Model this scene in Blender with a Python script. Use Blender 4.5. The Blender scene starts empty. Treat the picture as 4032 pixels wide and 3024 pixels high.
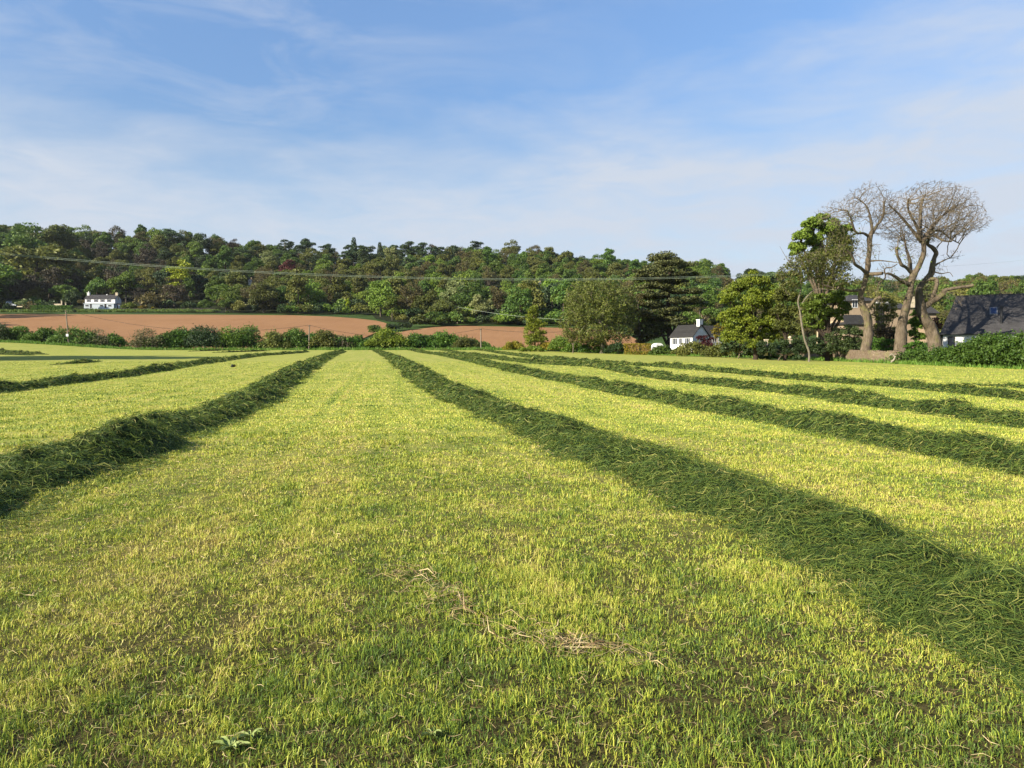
import bpy, math, random
import numpy as np
from mathutils import Vector, Matrix
random.seed(11)
rng = np.random.default_rng(11)
S = bpy.context.scene
COL = S.collection
pi = math.pi

# ---------------------------------------------------------------- camera (photo coordinates 4032 x 3024)
FPX = 3030.0
EYE = 1.6
PITCH = math.atan2(1512 - 1426, FPX)
cp, sp = math.cos(PITCH), math.sin(PITCH)
cd = bpy.data.cameras.new('camera')
cam = bpy.data.objects.new('camera', cd)
COL.objects.link(cam)
cam.location = (0, 0, EYE)
cam.rotation_euler = (pi / 2 - PITCH, 0, 0)
cd.sensor_fit = 'HORIZONTAL'
cd.sensor_width = 36
cd.lens = 36 * FPX / 4032
cd.clip_start = 0.1
cd.clip_end = 6000
S.camera = cam
S.render.resolution_x, S.render.resolution_y = 1024, 768


def ray(px, py):
    u = (px - 2016) / FPX
    v = (1512 - py) / FPX
    return np.array([u, cp + v * sp, -sp + v * cp])


def P(px, py, Y):
    d = ray(px, py)
    t = Y / d[1]
    return np.array([d[0] * t, Y, EYE + d[2] * t])


# ---------------------------------------------------------------- noise
def _h(ix, iy, iz):
    n = (ix.astype(np.int64) * 374761393 + iy.astype(np.int64) * 668265263 + iz.astype(np.int64) * 2147483647 * 7) & 0xFFFFFFFF
    n = ((n ^ (n >> 13)) * 1274126177) & 0xFFFFFFFF
    n = (n ^ (n >> 16)) & 0xFFFFFF
    return n / float(0xFFFFFF)


def vnoise(x, y, z=None):
    x = np.asarray(x, float); y = np.asarray(y, float)
    z = np.zeros_like(x) if z is None else np.asarray(z, float)
    ix, iy, iz = np.floor(x), np.floor(y), np.floor(z)
    fx, fy, fz = x - ix, y - iy, z - iz
    fx = fx * fx * (3 - 2 * fx); fy = fy * fy * (3 - 2 * fy); fz = fz * fz * (3 - 2 * fz)
    r = 0
    for a in (0, 1):
        for b in (0, 1):
            for c in (0, 1):
                r = r + _h(ix + a, iy + b, iz + c) * (fx if a else 1 - fx) * (fy if b else 1 - fy) * (fz if c else 1 - fz)
    return r * 2 - 1


def sstep(x):
    x = np.clip(x, 0, 1)
    return x * x * (3 - 2 * x)


# ---------------------------------------------------------------- terrain
_py = np.array([-60, 0, 18, 25, 41, 60, 100, 158, 182, 195, 205, 225, 250, 300, 340, 400, 440], float)
_pz = np.array([0, 0, 0, 0.02, .36, 1.05, 2.05, 3.45, 4.3, 4.7, 4.3, 5.6, 9.2, 14.9, 19.6, 26.6, 31.5], float)
_fy = np.arange(-60, 441, 1.0)
_fz = np.interp(_fy, _py, _pz)
_k = np.exp(-np.linspace(-2, 2, 17) ** 2); _k /= _k.sum()
_fz = np.convolve(np.pad(_fz, 8, 'edge'), _k, 'valid')
_ru = np.array([-1.2, -.665, -.4, -.237, 0, .127, .26, .34, .42, .67, 1.2])
_rz = np.array([104, 100, 92, 83.5, 83, 77, 69, 63, 58, 60, 62])


def H(X, Y):
    X = np.asarray(X, float); Y = np.asarray(Y, float)
    z = np.interp(Y, _fy, _fz)
    u = X / np.maximum(Y, 1)
    rz = np.interp(u, _ru, _rz)
    t = np.clip((Y - 440) / 200, 0, 1)
    hill = 31.5 + (rz - 31.5) * (0.75 * t + .25 * sstep(t)) - np.maximum(Y - 640, 0) * .25
    z = np.where(Y > 440, hill, z)
    z = z - .5 * sstep((X - 5) / 45) * sstep((Y - 20) / 50) * (1 - sstep((Y - 190) / 60))
    z = z + 2.0 * sstep((-X - 88) / 45) * sstep((Y - 130) / 60) * (1 - sstep((Y - 205) / 40))
    return z


def Hf(X, Y):
    return H(X, Y) + .02 * vnoise(np.asarray(X) * 1.3, np.asarray(Y) * 1.3) + .012 * vnoise(np.asarray(X) * 4, np.asarray(Y) * 4)


def hit(px, py, y0=2.0, y1=420.0):
    d = ray(px, py)
    ys = np.concatenate([np.arange(y0, 60, .1), np.arange(60, y1, .5)])
    t = ys / d[1]
    dz = EYE + d[2] * t - H(d[0] * t, ys)
    i = np.nonzero(dz < 0)[0]
    i = i[0] if len(i) else len(ys) - 1
    return np.array([d[0] * t[i], ys[i], float(H(d[0] * t[i], ys[i]))])


def G(px, Y):
    X = (px - 2016) / FPX * Y
    return np.array([X, Y, float(H(X, Y))])


# ---------------------------------------------------------------- mesh building
class Geo:
    def __init__(s):
        s.V = []; s.F = []; s.M = []; s.n = 0

    def add(s, V, F, m=0):
        V = np.asarray(V, float).reshape(-1, 3)
        F = np.asarray(F, np.int64)
        s.V.append(V); s.F.append(F + s.n); s.M.append(np.full(len(F), m, np.int32)); s.n += len(V)
        return s

    def merge(s, o, off=(0, 0, 0)):
        for F, M in zip(o.F, o.M):
            s.F.append(F + s.n); s.M.append(M)
        for V in o.V:
            s.V.append(V + np.asarray(off, float))
        s.n += o.n
        return s

    def mesh(s, name, mats, smooth=False):
        me = bpy.data.meshes.new(name)
        V = np.concatenate(s.V)
        me.vertices.add(len(V)); me.vertices.foreach_set('co', V.astype(np.float32).ravel())
        tot = np.concatenate([np.full(len(F), F.shape[1], np.int32) for F in s.F])
        loops = np.concatenate([F.ravel() for F in s.F]).astype(np.int32)
        st = np.concatenate([[0], np.cumsum(tot)[:-1]]).astype(np.int32)
        me.loops.add(len(loops)); me.loops.foreach_set('vertex_index', loops)
        me.polygons.add(len(tot)); me.polygons.foreach_set('loop_start', st)
        me.polygons.foreach_set('material_index', np.concatenate(s.M))
        me.polygons.foreach_set('use_smooth', np.full(len(tot), smooth, bool))
        for m in (mats if isinstance(mats, (list, tuple)) else [mats]):
            me.materials.append(m)
        me.update(calc_edges=True)
        return me

    def build(s, name, mats, parent=None, smooth=False, loc=None):
        o = bpy.data.objects.new(name, s.mesh(name, mats, smooth))
        COL.objects.link(o)
        if loc is not None:
            o.location = loc
        if parent is not None:
            o.parent = parent
        return o


def tag(o, label=None, cat=None, group=None, kind=None):
    if label: o['label'] = label
    if cat: o['category'] = cat
    if group: o['group'] = group
    if kind: o['kind'] = kind
    return o


def empty(name, loc, label, cat, group=None, rz=0.0):
    o = bpy.data.objects.new(name, None)
    COL.objects.link(o)
    o.location = loc
    o.rotation_euler = (0, 0, rz)
    o.empty_display_size = .2
    return tag(o, label, cat, group)


def link_copy(o, parent=None):
    c = o.copy(); COL.objects.link(c)
    c.parent = parent
    return c


def box(x0, x1, y0, y1, z0, z1):
    V = [(x0, y0, z0), (x1, y0, z0), (x1, y1, z0), (x0, y1, z0), (x0, y0, z1), (x1, y0, z1), (x1, y1, z1), (x0, y1, z1)]
    F = [(0, 3, 2, 1), (4, 5, 6, 7), (0, 1, 5, 4), (1, 2, 6, 5), (2, 3, 7, 6), (3, 0, 4, 7)]
    return np.array(V, float), np.array(F)


def catmull(pts, rad, sub):
    pts = np.asarray(pts, float); rad = np.asarray(rad, float)
    n = len(pts)
    if n < 3 or sub < 2:
        return pts, rad
    out = []; ro = []
    for i in range(n - 1):
        p0, p1, p2, p3 = pts[max(i - 1, 0)], pts[i], pts[i + 1], pts[min(i + 2, n - 1)]
        for k in range(sub):
            t = k / sub
            out.append(.5 * (2 * p1 + (p2 - p0) * t + (2 * p0 - 5 * p1 + 4 * p2 - p3) * t * t + (3 * p1 - p0 - 3 * p2 + p3) * t ** 3))
            ro.append(rad[i] * (1 - t) + rad[i + 1] * t)
    out.append(pts[-1]); ro.append(rad[-1])
    return np.array(out), np.array(ro)


def tube(g, pts, rad, sides=6, sub=1, bump=0.0, m=0, bs=1.5):
    pts, rad = catmull(pts, rad, sub)
    n = len(pts)
    T = np.gradient(pts, axis=0)
    T /= np.linalg.norm(T, axis=1, keepdims=True) + 1e-9
    ref = np.array([.3, .9, .2]) if abs(T[0][2]) > .8 else np.array([0, 0, 1.0])
    N = np.zeros_like(T)
    a = np.cross(T[0], ref); a /= np.linalg.norm(a) + 1e-9
    for i in range(n):
        a = a - T[i] * a.dot(T[i]); a /= np.linalg.norm(a) + 1e-9
        N[i] = a
    B = np.cross(T, N)
    th = np.arange(sides) * 2 * pi / sides
    ring = N[:, None, :] * np.cos(th)[None, :, None] + B[:, None, :] * np.sin(th)[None, :, None]
    r = rad[:, None] * np.ones((1, sides))
    V = pts[:, None, :] + ring * r[..., None]
    if bump:
        nz = vnoise(V[..., 0] * bs, V[..., 1] * bs, V[..., 2] * bs * .7) + .6 * vnoise(V[..., 0] * bs * 3, V[..., 1] * bs * 3, V[..., 2] * bs * 2.2)
        V = pts[:, None, :] + ring * (r * (1 + bump * nz))[..., None]
    i = np.arange(n - 1)[:, None] * sides; k = np.arange(sides)[None, :]; k2 = (k + 1) % sides
    F = np.stack([i + k, i + k2, i + sides + k2, i + sides + k], -1).reshape(-1, 4)
    g.add(V.reshape(-1, 3), F, m)


def quads_at(C, Nrm, size, rg, aspect=1.0, fold=0.0):
    """leaf quads centred on C with normals Nrm"""
    n = len(C)
    Nrm = Nrm / (np.linalg.norm(Nrm, axis=1, keepdims=True) + 1e-9)
    r = rg.normal(size=(n, 3))
    U = np.cross(Nrm, r); U /= np.linalg.norm(U, axis=1, keepdims=True) + 1e-9
    W = np.cross(Nrm, U)
    s = np.broadcast_to(np.asarray(size, float), (n,))[:, None] * .5
    # a pointed leaf-cluster outline (kite) reads less boxy than a square
    V = np.stack([C - U * s * aspect, C - W * s * .8 + U * s * .1, C + U * s * aspect, C + W * s * .8 + U * s * .1], 1)
    F = np.arange(n * 4).reshape(n, 4)
    return V.reshape(-1, 3), F


# ---------------------------------------------------------------- materials
def nt(name):
    m = bpy.data.materials.new(name); m.use_nodes = True
    t = m.node_tree
    for n in list(t.nodes): t.nodes.remove(n)
    out = t.nodes.new('ShaderNodeOutputMaterial')
    return m, t, out


def N(t, typ, **kw):
    n = t.nodes.new(typ)
    for k, v in kw.items():
        if k.startswith('i_'):
            n.inputs[k[2:].replace('_', ' ')].default_value = v
        else:
            setattr(n, k, v)
    return n


def math_(t, op, a, b=None, clamp=False):
    n = t.nodes.new('ShaderNodeMath'); n.operation = op; n.use_clamp = clamp
    for i, v in enumerate((a, b)):
        if v is None: continue
        if isinstance(v, (int, float)): n.inputs[i].default_value = v
        else: t.links.new(v, n.inputs[i])
    return n.outputs[0]


def ramp(t, fac, stops, interp='LINEAR'):
    n = t.nodes.new('ShaderNodeValToRGB')
    e = n.color_ramp.elements
    n.color_ramp.interpolation = interp
    while len(e) < len(stops): e.new(.5)
    for i, (p, c) in enumerate(stops):
        e[i].position = p
        e[i].color = (c[0], c[1], c[2], 1) if isinstance(c, (tuple, list)) else (c, c, c, 1)
    t.links.new(fac, n.inputs[0])
    return n.outputs[0]


def noise(t, vec, scale, detail=3, rough=.55, dist=0.0, w='3D'):
    n = N(t, 'ShaderNodeTexNoise', noise_dimensions=w)
    n.inputs['Scale'].default_value = scale; n.inputs['Detail'].default_value = detail
    n.inputs['Roughness'].default_value = rough; n.inputs['Distortion'].default_value = dist
    if vec is not None: t.links.new(vec, n.inputs['Vector'])
    return n.outputs['Fac']


def mix(t, fac, a, b, mode='MIX'):
    n = N(t, 'ShaderNodeMix', data_type='RGBA', blend_type=mode)
    n.clamp_factor = True
    for s, v in ((0, fac), (6, a), (7, b)):
        if isinstance(v, (int, float)): n.inputs[s].default_value = v
        elif isinstance(v, (tuple, list)): n.inputs[s].default_value = (v[0], v[1], v[2], 1)
        else: t.links.new(v, n.inputs[s])
    return n.outputs[2]


def pos(t, scale=None):
    g = t.nodes.new('ShaderNodeNewGeometry')
    if scale is None: return g.outputs['Position'], g
    m = N(t, 'ShaderNodeMapping'); m.inputs['Scale'].default_value = scale
    t.links.new(g.outputs['Position'], m.inputs['Vector'])
    return m.outputs['Vector'], g


def surf(t, out, col, rough=.7, spec=.3, bump=None, bdist=.02, bstr=.5, trans=0.0, tcol=None, metal=0.0):
    b = N(t, 'ShaderNodeBsdfPrincipled')
    if isinstance(col, (tuple, list)): b.inputs['Base Color'].default_value = (*col, 1)
    else: t.links.new(col, b.inputs['Base Color'])
    if isinstance(rough, (int, float)): b.inputs['Roughness'].default_value = rough
    else: t.links.new(rough, b.inputs['Roughness'])
    b.inputs['Specular IOR Level'].default_value = spec
    b.inputs['Metallic'].default_value = metal
    if bump is not None:
        bn = N(t, 'ShaderNodeBump'); bn.inputs['Distance'].default_value = bdist; bn.inputs['Strength'].default_value = bstr
        t.links.new(bump, bn.inputs['Height']); t.links.new(bn.outputs[0], b.inputs['Normal'])
    sh = b.outputs[0]
    if trans:
        tr = N(t, 'ShaderNodeBsdfTranslucent')
        c2 = col if tcol is None else tcol
        if isinstance(c2, (tuple, list)): tr.inputs[0].default_value = (*c2, 1)
        else: t.links.new(c2, tr.inputs[0])
        mx = N(t, 'ShaderNodeMixShader'); mx.inputs[0].default_value = trans
        t.links.new(sh, mx.inputs[1]); t.links.new(tr.outputs[0], mx.inputs[2])
        sh = mx.outputs[0]
    t.links.new(sh, out.inputs[0])


def plain(name, c, rough=.7, spec=.3, nscale=3.0, var=.25, bump=0.0, metal=0.0, c2=None):
    m, t, o = nt(name)
    v, g = pos(t)
    f = noise(t, v, nscale, 5, .6)
    c2 = c2 or tuple(x * (1 - var) for x in c)
    col = ramp(t, f, [(.3, c2), (.7, c)])
    surf(t, o, col, rough, spec, f if bump else None, bump or .01, .6, metal=metal)
    return m


def foliage(name, cols, trans=.25, nscale=.35, rough=.55, spec=.25, objvar=.3):
    """leaf material: colour varies from leaf to leaf, in clumps and from tree to tree"""
    m, t, o = nt(name)
    v, g = pos(t)
    oi = N(t, 'ShaderNodeObjectInfo')
    f1 = noise(t, v, nscale, 2)
    f = math_(t, 'ADD', math_(t, 'MULTIPLY', g.outputs['Random Per Island'], .55), math_(t, 'MULTIPLY', f1, .6))
    f = math_(t, 'ADD', f, math_(t, 'MULTIPLY', math_(t, 'SUBTRACT', oi.outputs['Random'], .5), .25))
    k = len(cols)
    col = ramp(t, f, [(.12 + .76 * i / (k - 1), c) for i, c in enumerate(cols)])
    hs = N(t, 'ShaderNodeHueSaturation')
    t.links.new(col, hs.inputs['Color'])
    t.links.new(math_(t, 'ADD', math_(t, 'MULTIPLY', oi.outputs['Random'], objvar), 1 - objvar / 2), hs.inputs['Value'])
    t.links.new(math_(t, 'ADD', math_(t, 'MULTIPLY', math_(t, 'FRACT', math_(t, 'MULTIPLY', oi.outputs['Random'], 7.13)), .03), .485), hs.inputs['Hue'])
    surf(t, o, hs.outputs[0], rough, spec, trans=trans)
    return m
# ---------------------------------------------------------------- light
SUN_AZ = math.radians(57)      # shadows fall this far right of +Y
SUN_EL = math.radians(27)
sd = np.array([math.sin(SUN_AZ) * math.cos(SUN_EL), math.cos(SUN_AZ) * math.cos(SUN_EL), -math.sin(SUN_EL)])
sl = bpy.data.lights.new('sun', 'SUN'); sl.energy = 4.6; sl.angle = math.radians(.53); sl.color = (1, .90, .74)
so = bpy.data.objects.new('sun', sl); COL.objects.link(so)
so.rotation_euler = Vector(sd).to_track_quat('-Z', 'Y').to_euler()
so.location = (-60, -60, 80)

w = bpy.data.worlds.new('World'); S.world = w; w.use_nodes = True
t = w.node_tree
for n in list(t.nodes): t.nodes.remove(n)
wo = N(t, 'ShaderNodeOutputWorld'); bg = N(t, 'ShaderNodeBackground'); bg.inputs[1].default_value = .1
sky = N(t, 'ShaderNodeTexSky', sky_type='NISHITA'); sky.sun_disc = False
sky.sun_elevation = SUN_EL; sky.sun_rotation = math.radians(180) + SUN_AZ
sky.air_density = 1.0; sky.dust_density = .6; sky.ozone_density = 1.6
tc = N(t, 'ShaderNodeTexCoord')
sx = N(t, 'ShaderNodeSeparateXYZ'); t.links.new(tc.outputs['Generated'], sx.inputs[0])
az = math_(t, 'ARCTAN2', sx.outputs[0], sx.outputs[1])
el = math_(t, 'ARCSINE', sx.outputs[2])
cv = N(t, 'ShaderNodeCombineXYZ'); t.links.new(az, cv.inputs[0]); t.links.new(el, cv.inputs[1])


def sky_noise(rot, sc, scale, det, rough, dist):
    m = N(t, 'ShaderNodeMapping'); m.inputs['Rotation'].default_value = (0, 0, rot); m.inputs['Scale'].default_value = sc
    t.links.new(cv.outputs[0], m.inputs['Vector'])
    return noise(t, m.outputs['Vector'], scale, det, rough, dist)


# upper edge of the cirrus veil, as elevation over azimuth (degrees)
edge_px = [(-800, 60), (0, 240), (500, 420), (900, 560), (1300, 560), (1700, 500), (2300, 420), (2800, 330), (3300, 150), (3800, -30), (4600, -300)]
stops = []
for x, y in edge_px:
    d = ray(x, y); a = math.atan2(d[0], d[1]); e = math.asin(d[2] / np.linalg.norm(d))
    stops.append(((a + 1) / 2, e))
azn = math_(t, 'MULTIPLY', math_(t, 'ADD', az, 1.0), .5, True)
edge = ramp(t, azn, stops, 'EASE')
n1 = sky_noise(-.25, (1.6, 5.5, 1), 2.6, 7, .58, .35)
n2 = sky_noise(-.55, (2.2, 9, 1), 3.5, 6, .62, .6)
n3 = sky_noise(.35, (1.5, 6, 1), 3.0, 7, .6, .5)
below = math_(t, 'MULTIPLY', math_(t, 'SUBTRACT', edge, math_(t, 'ADD', el, math_(t, 'MULTIPLY', math_(t, 'SUBTRACT', n1, .5), -.26))), 6.5)
below = N(t, 'ShaderNodeMapRange', interpolation_type='SMOOTHSTEP').outputs[0] if False else math_(t, 'ADD', below, .22, True)
streak = math_(t, 'ADD', math_(t, 'MULTIPLY', math_(t, 'SUBTRACT', n2, .5), 1.5), .86, True)
veil = math_(t, 'MULTIPLY', below, streak)
veil = math_(t, 'MULTIPLY', veil, .95)
# thin wisps in the blue upper part, mostly to the left
wl = ramp(t, azn, [(.12, 1.0), (.36, .9), (.47, .40), (.60, .20), (.8, .4)])
wisp = math_(t, 'MULTIPLY', math_(t, 'MULTIPLY', math_(t, 'SUBTRACT', n3, .44, True), 2.4, True), wl)
cloud = math_(t, 'MAXIMUM', veil, math_(t, 'MULTIPLY', wisp, .75))
# pale air near the horizon
hz = ramp(t, el, [(0.0, .80), (.07, .60), (.16, .25), (.32, 0.0)])
skyg = mix(t, 1.0, sky.outputs[0], (.77, .875, .99), 'MULTIPLY')
skyg = mix(t, 1.0, skyg, ramp(t, el, [(0.0, .80), (.25, .82), (.42, 1.0)]), 'MULTIPLY')
skyc = mix(t, hz, skyg, (2.45, 2.95, 3.15))
skyc = mix(t, cloud, skyc, (2.95, 3.22, 3.68))
t.links.new(skyc, bg.inputs[0]); t.links.new(bg.outputs[0], wo.inputs[0])

S.view_settings.view_transform = 'Standard'; S.view_settings.look = 'None'
S.view_settings.exposure = 1.15; S.view_settings.gamma = 1
S.cycles.use_denoising = True
S.cycles.max_bounces = 5; S.cycles.diffuse_bounces = 3; S.cycles.glossy_bounces = 2
S.cycles.transmission_bounces = 3; S.cycles.transparent_max_bounces = 6
S.cycles.use_adaptive_sampling = True; S.cycles.adaptive_threshold = .015
S.cycles.caustics_reflective = False; S.cycles.caustics_refractive = False

# ---------------------------------------------------------------- ground sheets
# mown-field boundary (far headland then the right-hand side), X -> Y
bnd = [(-175, 190), (-132, 194), (-100, 195), (-60, 196), (-20, 195), (-3, 193)]
for px, py in ((2120, 1380), (2300, 1387), (2500, 1396), (2800, 1404), (3130, 1415), (3400, 1427), (3700, 1440), (4032, 1455)):
    q = hit(px, py, 40, 200)
    if q[0] > bnd[-1][0] + 1: bnd.append((q[0], q[1]))
bx_ = [b[0] for b in bnd] + [bnd[-1][0] + 3, bnd[-1][0] + 6]
by_ = [b[1] for b in bnd] + [50, 10]
FIELD_XMAX = bx_[-1]


def Yb(X):
    return np.interp(X, bx_, by_)


def row_dirs(t):
    """coordinates along and across the mowing rows"""
    v, g = pos(t)
    m = N(t, 'ShaderNodeMapping', vector_type='POINT')
    m.inputs['Rotation'].default_value = (0, 0, -math.atan(.173))
    t.links.new(v, m.inputs['Vector'])
    return v, m.outputs['Vector'], g


def sward_colour(t):
    v, r, g = row_dirs(t)
    a = noise(t, v, .55, 4, .6)
    b = noise(t, v, 2.6, 4, .65)
    ms = N(t, 'ShaderNodeMapping'); ms.inputs['Scale'].default_value = (1.4, .035, 1); t.links.new(r, ms.inputs['Vector'])
    c = noise(t, ms.outputs['Vector'], 1.0, 3, .6)
    sp = N(t, 'ShaderNodeSeparateXYZ'); t.links.new(v, sp.inputs[0])
    q = math_(t, 'ADD', sp.outputs[0], math_(t, 'MULTIPLY', sp.outputs[1], .173))
    tr = None
    for c0 in (-2.1, -1.45, -.82, -6.6, 5.6, 7.9, -10.4):
        k = math_(t, 'SUBTRACT', 1.0, math_(t, 'MULTIPLY', math_(t, 'ABSOLUTE', math_(t, 'SUBTRACT', q, c0)), 5.0), True)
        tr = k if tr is None else math_(t, 'MAXIMUM', tr, k)
    tr = math_(t, 'MULTIPLY', tr, math_(t, 'MULTIPLY', noise(t, v, .25, 2), .22))
    f = math_(t, 'ADD', math_(t, 'ADD', math_(t, 'MULTIPLY', a, .42), math_(t, 'MULTIPLY', b, .36)), math_(t, 'MULTIPLY', c, .36))
    f = math_(t, 'ADD', math_(t, 'MULTIPLY', math_(t, 'SUBTRACT', f, .57), 1.6), .49)
    f = math_(t, 'ADD', f, tr)
    gs = N(t, 'ShaderNodeMapRange', interpolation_type='SMOOTHSTEP'); gs.inputs['From Min'].default_value = 2.6; gs.inputs['From Max'].default_value = 6.5; gs.inputs['To Min'].default_value = -.10; gs.inputs['To Max'].default_value = 0.0
    t.links.new(sp.outputs[1], gs.inputs[0]); f = math_(t, 'ADD', f, gs.outputs[0])
    return f, v, r, g


YEL = (.53, .52, .080); LGR = (.38, .44, .055); GRN = (.16, .24, .028); STR = (.56, .47, .15); BRN = (.27, .18, .07); DGR = (.085, .145, .028)

m, t, o = nt('mown_sward')
f, v, r, g = sward_colour(t)
far_c = ramp(t, f, [(.24, (.20, .245, .042)), (.38, (.275, .305, .055)), (.52, (.335, .34, .070)), (.66, (.375, .355, .092)), (.84, (.33, .28, .09))])
fine = noise(t, v, 24, 3, .7)
thatch = mix(t, ramp(t, fine, [(.35, 0.0), (.65, 1.0)]), (.020, .017, .006), (.085, .072, .024))  # dead thatch, its colour darkened for the shade between the blades
sp_ = N(t, 'ShaderNodeSeparateXYZ'); t.links.new(v, sp_.inputs[0])
dist = N(t, 'ShaderNodeVectorMath', operation='LENGTH'); t.links.new(v, dist.inputs[0])
lod = N(t, 'ShaderNodeMapRange'); lod.inputs['From Min'].default_value = 4; lod.inputs['From Max'].default_value = 20
t.links.new(dist.outputs['Value'], lod.inputs[0])
fleck = noise(t, v, 7, 5, .75)
far_c = mix(t, ramp(t, fleck, [(.36, 1.0), (.5, 0.0)]), far_c, (.18, .205, .042))
surf(t, o, mix(t, lod.outputs[0], thatch, far_c), .9, .1, bump=fleck, bdist=.05, bstr=.5)
M_SWARD = m

m, t, o = nt('stubble_blades')
f, v, r, g = sward_colour(t)
pick = math_(t, 'ADD', math_(t, 'MULTIPLY', math_(t, 'SUBTRACT', g.outputs['Random Per Island'], .5), .40), f)
bc = ramp(t, pick, [(.22, DGR), (.36, GRN), (.49, LGR), (.61, YEL), (.76, STR), (.92, BRN)])
surf(t, o, bc, .5, .35, trans=.2)
M_BLADE = m

m, t, o = nt('rough_ground')
v, g = pos(t)
f = noise(t, v, .12, 5, .6)
surf(t, o, ramp(t, f, [(.3, (.02, .036, .01)), (.55, (.042, .075, .015)), (.75, (.08, .115, .024))]), .95, .1, bump=noise(t, v, 1.5, 4), bdist=.3)
M_ROUGH = m

m, t, o = nt('ploughed_soil')
v, g = pos(t)
mp = N(t, 'ShaderNodeMapping'); mp.inputs['Rotation'].default_value = (0, 0, .25); mp.inputs['Scale'].default_value = (1.0, .05, 1)
t.links.new(v, mp.inputs['Vector'])
dr = noise(t, mp.outputs['Vector'], .6, 3, .6)
f2 = noise(t, v, .045, 4, .55)
f3 = noise(t, v, 1.6, 4, .7)
f = math_(t, 'ADD', math_(t, 'ADD', math_(t, 'MULTIPLY', dr, .35), math_(t, 'MULTIPLY', f2, .45)), math_(t, 'MULTIPLY', f3, .25))
surf(t, o, ramp(t, f, [(.35, (.235, .122, .054)), (.55, (.275, .147, .067)), (.75, (.315, .174, .084))]), .95, .1, bump=f3, bdist=.25, bstr=.7)
M_SOIL = m


def sheet(name, xs, ylo, yhi, ny, mat, zoff, zf=H):
    """columns at xs, ny rows between ylo(x) and yhi(x)"""
    xs = np.asarray(xs, float)
    tt = np.linspace(0, 1, ny)
    Y = ylo[:, None] * (1 - tt) + yhi[:, None] * tt
    X = np.repeat(xs[:, None], ny, 1)
    Z = zf(X, Y) + zoff
    V = np.stack([X, Y, Z], -1).reshape(-1, 3)
    i = np.arange(len(xs) - 1)[:, None] * ny; k = np.arange(ny - 1)[None, :]
    F = np.stack([i + k, i + ny + k, i + ny + k + 1, i + k + 1], -1).reshape(-1, 4)
    g = Geo(); g.add(V, F)
    ob = g.build(name, mat, smooth=True)
    return tag(ob, kind='structure')


# terrain to the horizon
gx = np.concatenate([np.arange(-900, -250, 25), np.arange(-250, 150, 4), np.arange(150, 800, 25)]).astype(float)
gy = np.concatenate([np.arange(-60, 260, 2.5), np.arange(260, 700, 6), np.arange(700, 2600, 60)]).astype(float)
X, Y = np.meshgrid(gx, gy, indexing='ij')
Z = H(X, Y) - .14
V = np.stack([X, Y, Z], -1).reshape(-1, 3)
ny = len(gy)
i = np.arange(len(gx) - 1)[:, None] * ny; k = np.arange(ny - 1)[None, :]
gg = Geo(); gg.add(V, np.stack([i + k, i + ny + k, i + ny + k + 1, i + k + 1], -1).reshape(-1, 4))
tag(gg.build('ground', M_ROUGH, smooth=True), kind='structure')

# the mown hay field: fine columns so the near sward undulates
fx = np.concatenate([np.arange(-172, -40, 2.0), np.arange(-40, -6, .6), np.arange(-6, 8, .18), np.arange(8, FIELD_XMAX, .8)])
nyf = 420
tt = np.linspace(0, 1, nyf) ** 2.2
Yh = Yb(fx)
Yg = -4 + (Yh[:, None] + 4) * tt[None, :]
Xg = np.repeat(fx[:, None], nyf, 1)
V = np.stack([Xg, Yg, Hf(Xg, Yg)], -1).reshape(-1, 3)
i = np.arange(len(fx) - 1)[:, None] * nyf; k = np.arange(nyf - 1)[None, :]
gg = Geo(); gg.add(V, np.stack([i + k, i + nyf + k, i + nyf + k + 1, i + k + 1], -1).reshape(-1, 4))
tag(gg.build('mown_field', M_SWARD, smooth=True), kind='structure')


def top_edge(tab):
    """photo outline of a far field's upper edge -> (X, Y) table"""
    out = []
    for px, py in tab:
        q = hit(px, py, 215, 470)
        out.append((q[0], q[1]))
    out.sort()
    return np.array(out)


te = top_edge([(-150, 1238), (0, 1237), (300, 1238), (850, 1240), (1150, 1242), (1300, 1247), (1400, 1254), (1480, 1263), (1520, 1273), (1535, 1288)])
xs = np.arange(te[0, 0], te[-1, 0], 1.5)
yh = np.interp(xs, te[:, 0], te[:, 1])
sheet('ploughed_field', xs, np.full(len(xs), 214.0), yh, 70, M_SOIL, .10)
te2 = top_edge([(1560, 1312), (1620, 1300), (1700, 1290), (1800, 1284), (2000, 1287), (2250, 1293), (2360, 1298), (2450, 1303)])
xs = np.arange(te2[0, 0], te2[-1, 0], 1.5)
yh = np.interp(xs, te2[:, 0], te2[:, 1])
sheet('ploughed_field', xs, np.full(len(xs), 212.0), yh, 50, M_SOIL, .10)


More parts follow.
